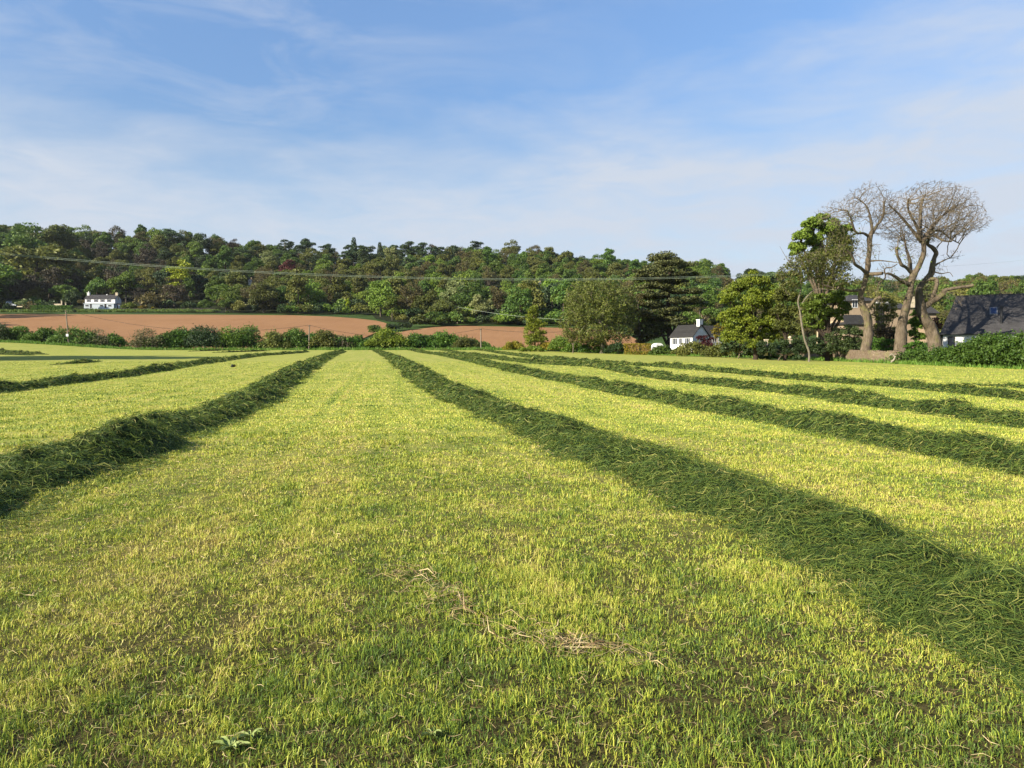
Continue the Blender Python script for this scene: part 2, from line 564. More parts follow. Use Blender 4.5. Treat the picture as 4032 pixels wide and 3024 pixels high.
# ---------------------------------------------------------------- stubble
def blades(n, xl, yl, h, wd, lean, rg, zf=Hf, la=None):
    """tapering bent blades: 5 vertices, 2 faces"""
    a = rg.uniform(0, 2 * pi, n)
    ux, uy = np.cos(a), np.sin(a)
    la = rg.uniform(0, 2 * pi, n) if la is None else la; lm = np.abs(rg.normal(0, 1, n)) * lean * h
    lx, ly = np.cos(la) * lm, np.sin(la) * lm
    z = zf(xl, yl) - .006
    hw = wd * .5
    b0 = np.stack([xl - ux * hw, yl - uy * hw, z], -1)
    b1 = np.stack([xl + ux * hw, yl + uy * hw, z], -1)
    m0 = np.stack([xl - ux * hw * .8 + lx * .35, yl - uy * hw * .8 + ly * .35, z + h * .6], -1)
    m1 = np.stack([xl + ux * hw * .8 + lx * .35, yl + uy * hw * .8 + ly * .35, z + h * .6], -1)
    k = np.maximum(.15, 1 - .5 * (lm / h) ** 2)
    t0 = np.stack([xl - ux * hw * .3 + lx, yl - uy * hw * .3 + ly, z + h * k], -1)
    t1 = np.stack([xl + ux * hw * .3 + lx, yl + uy * hw * .3 + ly, z + h * k], -1)
    V = np.stack([b0, b1, m1, m0, t1, t0], 1).reshape(-1, 3)
    i = np.arange(n)[:, None] * 6
    F = np.concatenate([i + np.array([[0, 1, 2, 3]]), i + np.array([[3, 2, 4, 5]])], 0)
    return V, F


rg = np.random.default_rng(5)
gg = Geo()
bands = [(1.8, 4, 9800, .034, .0036), (4, 6, 7800, .033, .0042), (6, 9, 4700, .032, .0056), (9, 13, 2300, .033, .0083), (13, 18, 850, .038, .013), (18, 26, 380, .042, .02), (26, 36, 150, .045, .03), (36, 48, 110, .043, .030), (48, 62, 60, .043, .036), (62, 85, 26, .043, .044)]
for y0, y1, dens, hh, ww in bands:
    xm = .74 * y1 + 1.5
    n = int(dens * (y1 - y0) * 2 * xm)
    yy = rg.uniform(y0, y1, n); xx = rg.uniform(-xm, xm, n)
    hk = rg.uniform(.55, 1.2, n); la = rg.uniform(0, 2 * pi, n)
    if y1 < 19:                                                   # grass grows in tufts
        nt_ = n // 26
        ty = rg.uniform(y0, y1, nt_); tx_ = rg.uniform(-xm, xm, nt_)
        th_ = rg.uniform(.75, 1.75, nt_) * (1 + .35 * vnoise(tx_ * .9, ty * .9)); tl_ = rg.uniform(0, 2 * pi, nt_); tr_ = rg.uniform(.012, .045, nt_)
        k = rg.integers(0, nt_, n); pick = rg.uniform(size=n) < .62
        xx = np.where(pick, tx_[k] + rg.normal(0, 1, n) * tr_[k], xx); yy = np.where(pick, ty[k] + rg.normal(0, 1, n) * tr_[k], yy)
        hk = np.where(pick, hk * th_[k], hk * .85); la = np.where(pick, tl_[k] + rg.normal(0, .9, n), la)
    keep = (np.abs(xx) < .72 * yy + 1.5) & (rg.uniform(size=n) < .86 + .30 * vnoise(xx * 2.3, yy * 2.3) + .25 * vnoise(xx * 7, yy * 7)) & (xx < FIELD_XMAX - 1)
    xx, yy, hk, la = xx[keep], yy[keep], hk[keep], la[keep]
    h_ = hh * hk * (1 + .3 * vnoise(xx * 1.1, yy * 1.1) + .2 * vnoise(xx * 4.5 + 9, yy * 4.5))
    gg.add(*blades(len(xx), xx, yy, h_, ww * rg.uniform(.6, 1.4, len(xx)), .62, rg, la=la))
    # a few longer uncut or lying blades
    n2 = int(len(xx) * .04)
    s_ = rg.integers(0, len(xx), n2)
    gg.add(*blades(n2, xx[s_], yy[s_], hh * rg.uniform(1.3, 2.3, n2), ww * 1.1, 1.1, rg))
print('blades', gg.n // 6)
tag(gg.build('stubble_grass', M_BLADE), 'short yellow green grass stubble covering the mown field', 'grass', kind='stuff')


# ---------------------------------------------------------------- lying strands (windrows, straw)
def strands(C, Nm, L, wd, rg, curl=.35, along=None, alongk=0.0):
    """ribbons lying across normal Nm at C: two bent quads"""
    n = len(C)
    r = rg.normal(size=(n, 3))
    if along is not None: r = r + np.asarray(along) * alongk * rg.choice([-1, 1], n)[:, None]
    D = r - Nm * (r * Nm).sum(1, keepdims=True) * .8
    D /= np.linalg.norm(D, axis=1, keepdims=True) + 1e-9
    W = np.cross(Nm + rg.normal(size=(n, 3)) * .5, D); W /= np.linalg.norm(W, axis=1, keepdims=True) + 1e-9
    L = np.broadcast_to(L, (n,))[:, None]; wd = np.broadcast_to(wd, (n,))[:, None] * .5
    up = Nm * L * rg.uniform(-.1, curl, n)[:, None]
    side = W * L * rg.normal(0, .18, n)[:, None]
    A = C - D * L * .5 - up * .4; B = C + up * .3 + side; E = C + D * L * .5 - up * .5
    V = np.stack([A - W * wd * .6, A + W * wd * .6, B + W * wd, B - W * wd, E + W * wd * .25, E - W * wd * .25], 1).reshape(-1, 3)
    i = np.arange(n)[:, None] * 6
    return V, np.concatenate([i + np.array([[0, 1, 2, 3]]), i + np.array([[3, 2, 4, 5]])], 0)


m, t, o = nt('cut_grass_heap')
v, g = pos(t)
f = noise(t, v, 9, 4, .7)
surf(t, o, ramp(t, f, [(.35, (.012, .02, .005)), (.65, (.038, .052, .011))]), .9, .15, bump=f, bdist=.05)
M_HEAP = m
m, t, o = nt('cut_grass_strands')
v, g = pos(t)
f = math_(t, 'ADD', math_(t, 'MULTIPLY', g.outputs['Random Per Island'], .75), math_(t, 'MULTIPLY', noise(t, v, 1.8, 3), .35))
surf(t, o, ramp(t, f, [(.12, (.018, .040, .010)), (.35, (.044, .082, .016)), (.60, (.088, .135, .022)), (.82, (.175, .215, .036)), (.96, (.32, .29, .09))]), .6, .2, trans=.2)
M_STRAND = m


def windrow(name, line, width, height, label, seed, dens=1.0, y_fine=30, taper=(0.0, 0.0), wnear=0.0):
    rg = np.random.default_rng(seed)
    line = np.asarray(line, float)[:, :2]
    seg = np.linalg.norm(np.diff(line, axis=0), axis=1); s = np.concatenate([[0], np.cumsum(seg)])
    # finer sampling near the camera
    ss = [0.0]
    while ss[-1] < s[-1]:
        x = np.interp(ss[-1], s, line[:, 0]); y = np.interp(ss[-1], s, line[:, 1])
        ss.append(ss[-1] + max(.07, .007 * math.hypot(x, y)))
    ss = np.array(ss[:-1] + [s[-1]])
    # smooth the centre line
    k = max(1, int(len(line)))
    cx = np.interp(ss, s, line[:, 0]); cy = np.interp(ss, s, line[:, 1])
    for _ in range(3 if len(cx) > 16 else 0):
        ker = np.ones(9) / 9
        cx[4:-4] = np.convolve(cx, ker, 'valid'); cy[4:-4] = np.convolve(cy, ker, 'valid')
    tx, ty = np.gradient(cx), np.gradient(cy); tl = np.hypot(tx, ty) + 1e-9; tx /= tl; ty /= tl
    nx_, ny_ = ty, -tx
    NA = 33
    q = np.linspace(-1, 1, NA)
    L = s[-1]
    env = np.ones_like(ss)
    if taper[0]: env *= sstep(ss / taper[0]) * .95 + .05
    if taper[1]: env *= sstep((L - ss) / taper[1]) * .95 + .05
    wv = width * .5 * (1 + wnear * sstep((11 - np.hypot(cx, cy)) / 6)) * (1 + .22 * vnoise(ss * .45 + seed, ss * 0) + .13 * vnoise(ss * 1.6 + seed, ss * 0 + 4)) * (.4 + .6 * env)
    hv = height * (1 + .34 * vnoise(ss * .8, ss * 0 + seed) + .22 * vnoise(ss * 2.2, ss * 0 + seed + 8)) * env
    off = .14 * width * vnoise(ss * .35, ss * 0 + seed + 3)
    A = (q[None, :] * wv[:, None]) + off[:, None]
    X = cx[:, None] + nx_[:, None] * A; Y = cy[:, None] + ny_[:, None] * A
    prof = (1 - np.abs(q) ** 2.2) ** 1.15
    lump = .75 * vnoise(X * 1.7 + seed, Y * 1.7) + .75 * vnoise(X * 4.2, Y * 4.2 + seed) + .4 * vnoise(X * 9, Y * 9)
    Zt = hv[:, None] * prof[None, :] * (1 + .5 * lump)
    Z = Hf(X, Y) + Zt - .02
    V = np.stack([X, Y, Z], -1)
    n = len(ss)
    i = np.arange(n - 1)[:, None] * NA; kk = np.arange(NA - 1)[None, :]
    F = np.stack([i + kk, i + NA + kk, i + NA + kk + 1, i + kk + 1], -1).reshape(-1, 4)
    g = Geo(); g.add(V.reshape(-1, 3), F, 0)
    # strands spread over the surface
    du = np.gradient(V, axis=0); dv = np.gradient(V, axis=1)
    nm = np.cross(dv, du); nm /= np.linalg.norm(nm, axis=2, keepdims=True) + 1e-9
    nm[nm[..., 2] < 0] *= -1
    area = (np.gradient(ss)[:, None] * (2 * wv[:, None] / NA)) * np.ones((1, NA))
    dist = np.hypot(X, Y)
    wdt = np.clip(.00085 * dist, .0042, .055)
    lng = np.clip(.13 + .004 * dist, .15, .55)
    cover = 3.2 * dens
    cnt = cover * area / (wdt * lng)
    tot = int(cnt.sum())
    p = (cnt / cnt.sum()).ravel()
    idx = rg.choice(len(p), tot, p=p)
    C = V.reshape(-1, 3)[idx] + rg.normal(0, .04, (tot, 3)) * np.array([1, 1, .35]) * (wdt.ravel()[idx] / .006)[:, None].clip(1, 2.5)
    C[:, 2] += .012
    C = np.maximum(C, np.stack([C[:, 0], C[:, 1], H(C[:, 0], C[:, 1]) + .01], -1))
    al = np.stack([tx, ty, ty * 0], -1)[idx // NA]
    g.add(*strands(C, nm.reshape(-1, 3)[idx], lng.ravel()[idx] * rg.uniform(.5, 1.4, tot), wdt.ravel()[idx] * rg.uniform(.6, 1.3, tot), rg, .16, np.array([.8, -.35, 0]) + al * .3, .9), 1)
    # loose strands spilled on the stubble beside it
    ns = int(tot * .10)
    ii = rg.integers(0, n, ns)
    a = rg.choice([-1, 1], ns) * wv[ii] * (1 + np.abs(rg.normal(0, .22, ns)))
    sxx, syy = cx[ii] + nx_[ii] * a, cy[ii] + ny_[ii] * a
    dd = np.hypot(sxx, syy)
    C = np.stack([sxx, syy, Hf(sxx, syy) + .035], -1)
    g.add(*strands(C, np.tile([0, 0, 1.0], (ns, 1)), np.clip(.13 + .004 * dd, .15, .5) * rg.uniform(.5, 1.3, ns), np.clip(.00085 * dd, .0042, .05), rg, .25), 1)
    ob = g.build('windrow', [M_HEAP, M_STRAND], smooth=True)
    print('windrow', tot)
    return tag(ob, label, 'windrow', 'windrows of cut grass drying on the field')


def trace(pts):
    return [hit(x, y, 3, 194) for x, y in pts]


def ext(l, dy):
    a, b = np.array(l[0][:2]), np.array(l[1][:2])
    d = (a - b) / np.linalg.norm(a - b)
    return [np.array([*(a + d * dy), 0])] + list(l)


R1 = trace([(4032, 2430), (3345, 2165), (2700, 1888), (2376, 1766), (1933, 1610), (1705, 1512), (1616, 1448), (1555, 1412), (1510, 1391), (1482, 1381)])
windrow('w', ext(R1, 2.5), 1.6, .21, 'dark green windrow of cut grass running from the lower right corner into the distance', 21, wnear=-.08)
L1 = trace([(0, 1940), (538, 1740), (950, 1598), (1089, 1512), (1196, 1448), (1262, 1415), (1310, 1395), (1345, 1384)])
windrow('w', ext(L1, 7), 1.7, .28, 'thick lumpy windrow of cut grass crossing the lower left edge and curving up the field', 22, wnear=.3)
R2 = trace([(4400, 1920), (4032, 1835), (3570, 1748), (3156, 1668), (2700, 1588), (2313, 1512), (2047, 1462), (1895, 1428), (1740, 1397), (1620, 1379)])
windrow('w', R2, 1.55, .24, 'second windrow right of the middle, wavering and as thick as the nearest ones', 23)
R3 = trace([(4500, 1735), (4032, 1668), (3570, 1608), (3247, 1563), (2924, 1522), (2600, 1489), (2376, 1446), (2123, 1432), (1933, 1410), (1745, 1376.5)])
windrow('w', R3, 1.55, .24, 'third windrow from the middle on the right half of the field, narrow and kinked', 24)
R4 = trace([(4500, 1625), (4032, 1570), (3570, 1524), (3053, 1485), (2600, 1443), (2388, 1432), (2116, 1410), (1950, 1386), (1880, 1378)])
windrow('w', R4, 1.45, .22, 'outermost long windrow on the right, closest to the stone wall and hedge', 25)
R5 = trace([(4150, 1535), (4032, 1528), (3900, 1520), (3800, 1514)])
windrow('w', R5, .9, .14, 'short thin wisp of cut grass beyond the outermost windrow at the right edge', 26, taper=(0, 3))
L2 = trace([(-300, 1580), (0, 1541), (278, 1505), (544, 1473), (823, 1427), (1013, 1402), (1203, 1386)])
windrow('w', L2, 1.45, .25, 'windrow of cut grass left of the thick one, running to the left edge', 27)
for pts, lab, sd_ in (([(842, 1389), (960, 1385.5), (1060, 1382)], 'short windrow end near the far hedge, nearest to the long left windrow', 28),
                      ([(747, 1384), (830, 1381.5), (905, 1379.5)], 'short middle windrow end near the far hedge on the left', 29),
                      ([(620, 1378.5), (690, 1377), (753, 1375.5)], 'smallest windrow scrap close to the far hedge on the left', 30),
                      ([(215, 1437), (300, 1431), (386, 1424)], 'isolated thin scrap of cut grass on the left beside the long tree shadow', 31)):
    windrow('w', trace(pts), 1.1, .24, lab, sd_, taper=(6, 4))
for pts, lab, sd_ in (([(-60, 1352), (40, 1352), (110, 1360), (175, 1371)], 'curved dark windrow on the far left headland, outer one', 32),
                      ([(-60, 1366), (20, 1365), (80, 1371), (120, 1378)], 'curved dark windrow on the far left headland, inner one', 33)):
    windrow('w', [G(x, {32: 165, 33: 150}[sd_] - .12 * (x + 60)) for x, y in pts], 2.2, .35, lab, sd_, taper=(0, 6))

# pale straw and bare soil along an old wheel mark in the foreground
rg = np.random.default_rng(8)
m, t, o = nt('pale_straw')
v, g = pos(t)
surf(t, o, ramp(t, g.outputs['Random Per Island'], [(.1, (.12, .07, .03)), (.5, (.32, .23, .10)), (.92, (.50, .39, .20))]), .6, .3)
M_STRAW = m
path = np.array([hit(x, y)[:2] for x, y in ((1560, 2255), (1760, 2385), (1900, 2460), (2080, 2530), (2240, 2580), (2400, 2580), (2560, 2640))])
pd = np.concatenate([[0], np.cumsum(np.linalg.norm(np.diff(path, axis=0), axis=1))])
cl = np.array([.02, .30, .38, .75, .80, .9]) * pd[-1]
n = 520
u_ = np.abs(cl[rg.integers(0, 6, n)] + rg.normal(0, .10 * pd[-1], n)).clip(0, pd[-1])
sx_ = np.interp(u_, pd, path[:, 0]) + rg.normal(0, .10, n); sy_ = np.interp(u_, pd, path[:, 1]) + rg.normal(0, .07, n)
C = np.stack([sx_, sy_, Hf(sx_, sy_) + rg.uniform(.012, .06, n)], -1)
gg = Geo()
gg.add(*strands(C, np.tile([0, 0, 1.0], (n, 1)), rg.uniform(.05, .20, n), rg.uniform(.003, .0075, n), rg, .12, np.array([.7, -.6, 0]), .8))
tag(gg.build('straw_litter', M_STRAW), 'pale dry straw scattered over a wheel mark in the foreground stubble', 'straw', kind='stuff')
# dry thatch flecks everywhere near
n = 26000
yy = 2.2 + 14 * rg.uniform(0, 1, n) ** 1.4; xx = rg.uniform(-1, 1, n) * (.72 * yy + 1)
C = np.stack([xx, yy, Hf(xx, yy) + rg.uniform(.01, .045, n)], -1)
gg = Geo()
gg.add(*strands(C, np.tile([0, 0, 1.0], (n, 1)), rg.uniform(.025, .085, n), .0007 * yy * rg.uniform(.6, 1.3, n), rg, .2))
tag(gg.build('dry_thatch', M_STRAW), 'dry brown bits of thatch lying between the stubble blades', 'thatch', kind='stuff')
# ---------------------------------------------------------------- foliage materials (linear colours)
F_FRESH = foliage('fresh_green_leaves', [(0.057, 0.105, 0.014), (0.117, 0.187, 0.024), (0.200, 0.277, 0.038)])
F_MID = foliage('mid_green_leaves', [(0.037, 0.080, 0.014), (0.076, 0.139, 0.023), (0.137, 0.205, 0.034)])
F_OLIVE = foliage('olive_leaves', [(0.057, 0.073, 0.018), (0.110, 0.128, 0.025), (0.181, 0.188, 0.041)])
F_BUD = foliage('budding_brown_leaves', [(0.055, 0.053, 0.018), (0.104, 0.093, 0.030), (0.160, 0.138, 0.044)])
F_LIME = foliage('lime_yellow_leaves', [(.10, .16, .010), (.22, .29, .016), (.34, .38, .022)])
F_DARK = foliage('dark_evergreen_needles', [(0.017, 0.035, 0.011), (0.034, 0.062, 0.019), (0.065, 0.096, 0.028)], trans=.1)
F_PINE = foliage('blue_green_needles', [(0.030, 0.059, 0.028), (0.057, 0.096, 0.041), (0.095, 0.143, 0.055)], trans=.1)
F_COPPER = foliage('copper_red_leaves', [(0.038, 0.010, 0.012), (0.073, 0.017, 0.018), (0.107, 0.029, 0.026)], trans=.15)
F_BROWN = foliage('dull_purple_brown_twigs', [(0.030, 0.026, 0.014), (0.055, 0.045, 0.023), (0.084, 0.069, 0.034)], trans=.05)
F_TAN = foliage('tan_olive_twigs', [(.075, .075, .028), (.11, .11, .042), (.155, .15, .06)], objvar=.15)
F_GREY = foliage('pale_willow_leaves', [(0.114, 0.148, 0.051), (0.181, 0.217, 0.072), (0.266, 0.295, 0.108)])
F_CEDAR = foliage('cedar_needles', [(.028, .038, .013), (.058, .066, .022), (.108, .112, .036)], trans=.08)
F_GOLD = foliage('golden_hedge_leaves', [(.13, .11, .012), (.23, .19, .018), (.33, .27, .03)])
F_HEDGE = foliage('hedge_leaves', [(0.030, 0.077, 0.010), (0.069, 0.143, 0.018), (0.134, 0.227, 0.029)], nscale=1.2)
F_WILD = foliage('wild_hedge_leaves', [(.018, .048, .007), (.042, .090, .013), (.082, .142, .022)], nscale=1.6)
F_GRASSV = foliage('verge_grass_blades', [(0.041, 0.104, 0.014), (0.086, 0.182, 0.023), (0.161, 0.270, 0.038)], nscale=.8)
F_MAPLE = foliage('yellow_green_leaves', [(0.072, 0.104, 0.011), (0.142, 0.194, 0.018), (0.247, 0.287, 0.029)])
m, t, o = nt('grey_bark')
v, g = pos(t)
ms = N(t, 'ShaderNodeMapping'); ms.inputs['Scale'].default_value = (1, 1, .3); t.links.new(v, ms.inputs['Vector'])
f = noise(t, ms.outputs['Vector'], 2.6, 7, .75)
lich = noise(t, v, 1.1, 4, .6)
bc = ramp(t, f, [(.3, (.045, .034, .022)), (.5, (.125, .098, .066)), (.75, (.23, .185, .13))])
bc = mix(t, ramp(t, lich, [(.55, 0.0), (.68, .7)]), bc, (.16, .15, .06))
surf(t, o, bc, .9, .15, bump=f, bdist=.16, bstr=1.0)
M_BARK = m
M_TWIG = plain('twig_bark', (.19, .155, .11), .85, .15, 2.0, .45)
M_PALEBARK = plain('pale_bark', (.34, .30, .22), .85, .15, 3.0, .4, .03)
M_DARKBARK = plain('dark_bark', (.06, .045, .032), .9, .1, 3.0, .4, .03)
M_FARTRUNK = plain('far_trunk', (.10, .085, .065), .9, .1, .6, .4)


# ---------------------------------------------------------------- crowns
def unit(rg, n):
    d = rg.normal(size=(n, 3))
    return d / np.linalg.norm(d, axis=1, keepdims=True)


def leafy(g, lobes, n, ls, rg, m=0, squash=.85, jit=.75, zmin=.3, inner=.25):
    """leaf clusters on the shells of lobes [(centre, radius)]"""
    lobes = [(np.asarray(c, float), r) for c, r in lobes]
    ar = np.array([r * r for c, r in lobes]); k = rg.choice(len(lobes), n, p=ar / ar.sum())
    C = np.array([c for c, r in lobes])[k]; R = np.array([r for c, r in lobes])[k]
    d = unit(rg, n)
    d[:, 2] = np.where(d[:, 2] < -.35, -d[:, 2] * .7, d[:, 2])
    rr = R * np.where(rg.uniform(size=n) < inner, rg.uniform(.35, .85, n), rg.uniform(.82, 1.1, n))
    rr *= 1 + .16 * vnoise(C[:, 0] + d[:, 0] * 2.7, C[:, 1] + d[:, 1] * 2.7, C[:, 2] + d[:, 2] * 2.7)
    Pp = C + d * rr[:, None] * np.array([1, 1, squash])
    ok = Pp[:, 2] > zmin
    Pp, d = Pp[ok], d[ok]
    nn = d * (1 - jit) + unit(rg, len(d)) * jit + np.array([0, 0, .25])
    V, F = quads_at(Pp, nn, ls * rg.uniform(.55, 1.35, len(Pp)), rg, rg.uniform(1.0, 1.5))
    g.add(V, F, m)


def lobes_round(rx, rz, zc, n, rg, lr=(.30, .46), low=-.75):
    out = [((0, 0, zc), rx * .62)]
    for i in range(n):
        d = unit(rg, 1)[0]
        if d[2] < low: d[2] *= -.5
        q = rg.uniform(.55, .82)
        out.append((np.array([d[0] * rx * q, d[1] * rx * q, zc + d[2] * rz * q]), rx * rg.uniform(*lr)))
    return out


def proto(kind, seed):
    """one tree mesh about 14 m high, leaf clusters in slot 0, wood in slot 1"""
    rg = np.random.default_rng(seed)
    g = Geo()
    if kind == 'round':
        H_ = 14.0; rx = rg.uniform(5.4, 6.8)
        leafy(g, lobes_round(rx, 6.3, 7.2, int(rg.integers(16, 22)), rg, (.26, .40)), 5200, .52, rg, jit=.65)
        tube(g, [(0, 0, -2), (0, 0, 4), (0, 0, 8)], [.4, .35, .2], 5, m=1)
    elif kind == 'tall':
        rx = rg.uniform(3.6, 4.6)
        leafy(g, lobes_round(rx, 7.6, 8.4, 18, rg, (.30, .46)), 4600, .50, rg, jit=.65)
        tube(g, [(0, 0, -2), (0, 0, 4), (0, 0, 9)], [.35, .3, .15], 5, m=1)
    elif kind == 'twiggy':
        rx = rg.uniform(5.0, 6.2)
        lo = lobes_round(rx, 6.4, 7.6, 18, rg, (.24, .38))
        leafy(g, lo, 3600, .40, rg, jit=.95, inner=.4)
        for c, r in lo[1:]:
            tube(g, [(0, 0, 3.0), (c[0] * .5, c[1] * .5, 3 + (c[2] - 3) * .6), c, (c[0] * 1.12, c[1] * 1.12, c[2] + r * .7)], [.22, .14, .07, .03], 4, m=1)
            for q in range(5):
                d = unit(rg, 1)[0]; d[2] = abs(d[2])
                tube(g, [c, c + d * r * .7, c + d * r * 1.15 + np.array([0, 0, .3])], [.06, .04, .02], 3, m=1)
        tube(g, [(0, 0, -2), (0, 0, 1.5), (0, 0, 4.5)], [.45, .38, .3], 5, m=1)
    elif kind == 'pine':
        lo = []
        for i in range(17):
            z = rg.uniform(4.2, 13.6); a = rg.uniform(0, 2 * pi); q = rg.uniform(.5, 4.6) * (1.1 - .35 * abs(z - 10.5) / 4)
            lo.append((np.array([math.cos(a) * q, math.sin(a) * q, z]), rg.uniform(1.2, 2.3)))
        lo.append((np.array([0, 0, 13.0]), 2.0))
        leafy(g, lo, 4000, .46, rg, squash=.62, inner=.4)
        tube(g, [(0, 0, -2), (.3, 0, 5), (-.2, .2, 9), (0, 0, 12.5)], [.4, .33, .25, .1], 5, 3, m=1)
        for c, r in lo[:9]:
            tube(g, [(0, 0, c[2] - 1.5), (c[0] * .6, c[1] * .6, c[2] - .8), c], [.16, .12, .06], 4, m=1)
    elif kind == 'cone':
        lo = [(np.array([0, 0, z]), max(1.0, 3.1 * (1 - (z - 1.5) / 14.5) ** .42)) for z in np.linspace(2, 14.4, 12)]
        leafy(g, lo, 3200, .5, rg, squash=.9, inner=.2)
        tube(g, [(0, 0, -2), (0, 0, 14)], [.35, .08], 5, m=1)
    elif kind == 'bush':
        lo = lobes_round(2.9, 2.0, 1.7, 10, rg, (.38, .55), -.3)
        leafy(g, lo, 1100, .5, rg, zmin=-.3)
    return g


PROT = {}; PGEO = {}
for kind, n in (('round', 7), ('tall', 4), ('twiggy', 4), ('pine', 4), ('cone', 2), ('bush', 4)):
    PGEO[kind] = [proto(kind, 100 + 17 * i + len(kind)) for i in range(n)]
    for gq in PGEO[kind]:
        off_ = 0; gq.V_off = {}
        for V in gq.V: gq.V_off[id(V)] = off_; off_ += len(V)
    PROT[kind] = [gq.mesh(kind + '_tree_mesh', [F_MID, M_FARTRUNK]) for gq in PGEO[kind]]


def plant(name, kind, leaf, x, y, sc, label, group=None, cat='tree', sz=1.0, wood=None, i=None, dz=0.0, rot=None):
    ms = PROT[kind]
    me = ms[(rng.integers(len(ms)) if i is None else i)]
    ob = bpy.data.objects.new(name, me); COL.objects.link(ob)
    ob.location = (x, y, float(H(x, y)) - .3 + dz)
    ob.rotation_euler = (0, 0, rng.uniform(0, 2 * pi) if rot is None else rot)
    ob.scale = (sc, sc, sc * sz)
    ob.material_slots[0].link = 'OBJECT'; ob.material_slots[0].material = leaf
    if wood is not None and len(ob.material_slots) > 1:
        ob.material_slots[1].link = 'OBJECT'; ob.material_slots[1].material = wood
    return tag(ob, label, cat, group)


# ---------------------------------------------------------------- landmark trees of the wooded hill (photo px: centre, base row, top row)
def plant_px(name, kind, leaf, px, Y, top, label, wscale=1.0, **kw):
    """height fixed by the row its top reaches, at depth Y"""
    g_ = G(px, Y)
    ztop = P(px, top, Y)[2]
    h0 = {'round': 14.2, 'tall': 16.5, 'twiggy': 14.6, 'pine': 14.6, 'cone': 15.4, 'bush': 4.3}[kind]
    sz_ = (ztop - g_[2] + .3) / h0
    return plant(name, kind, leaf, g_[0], Y, sz_ * wscale, label, sz=1 / wscale, **kw)


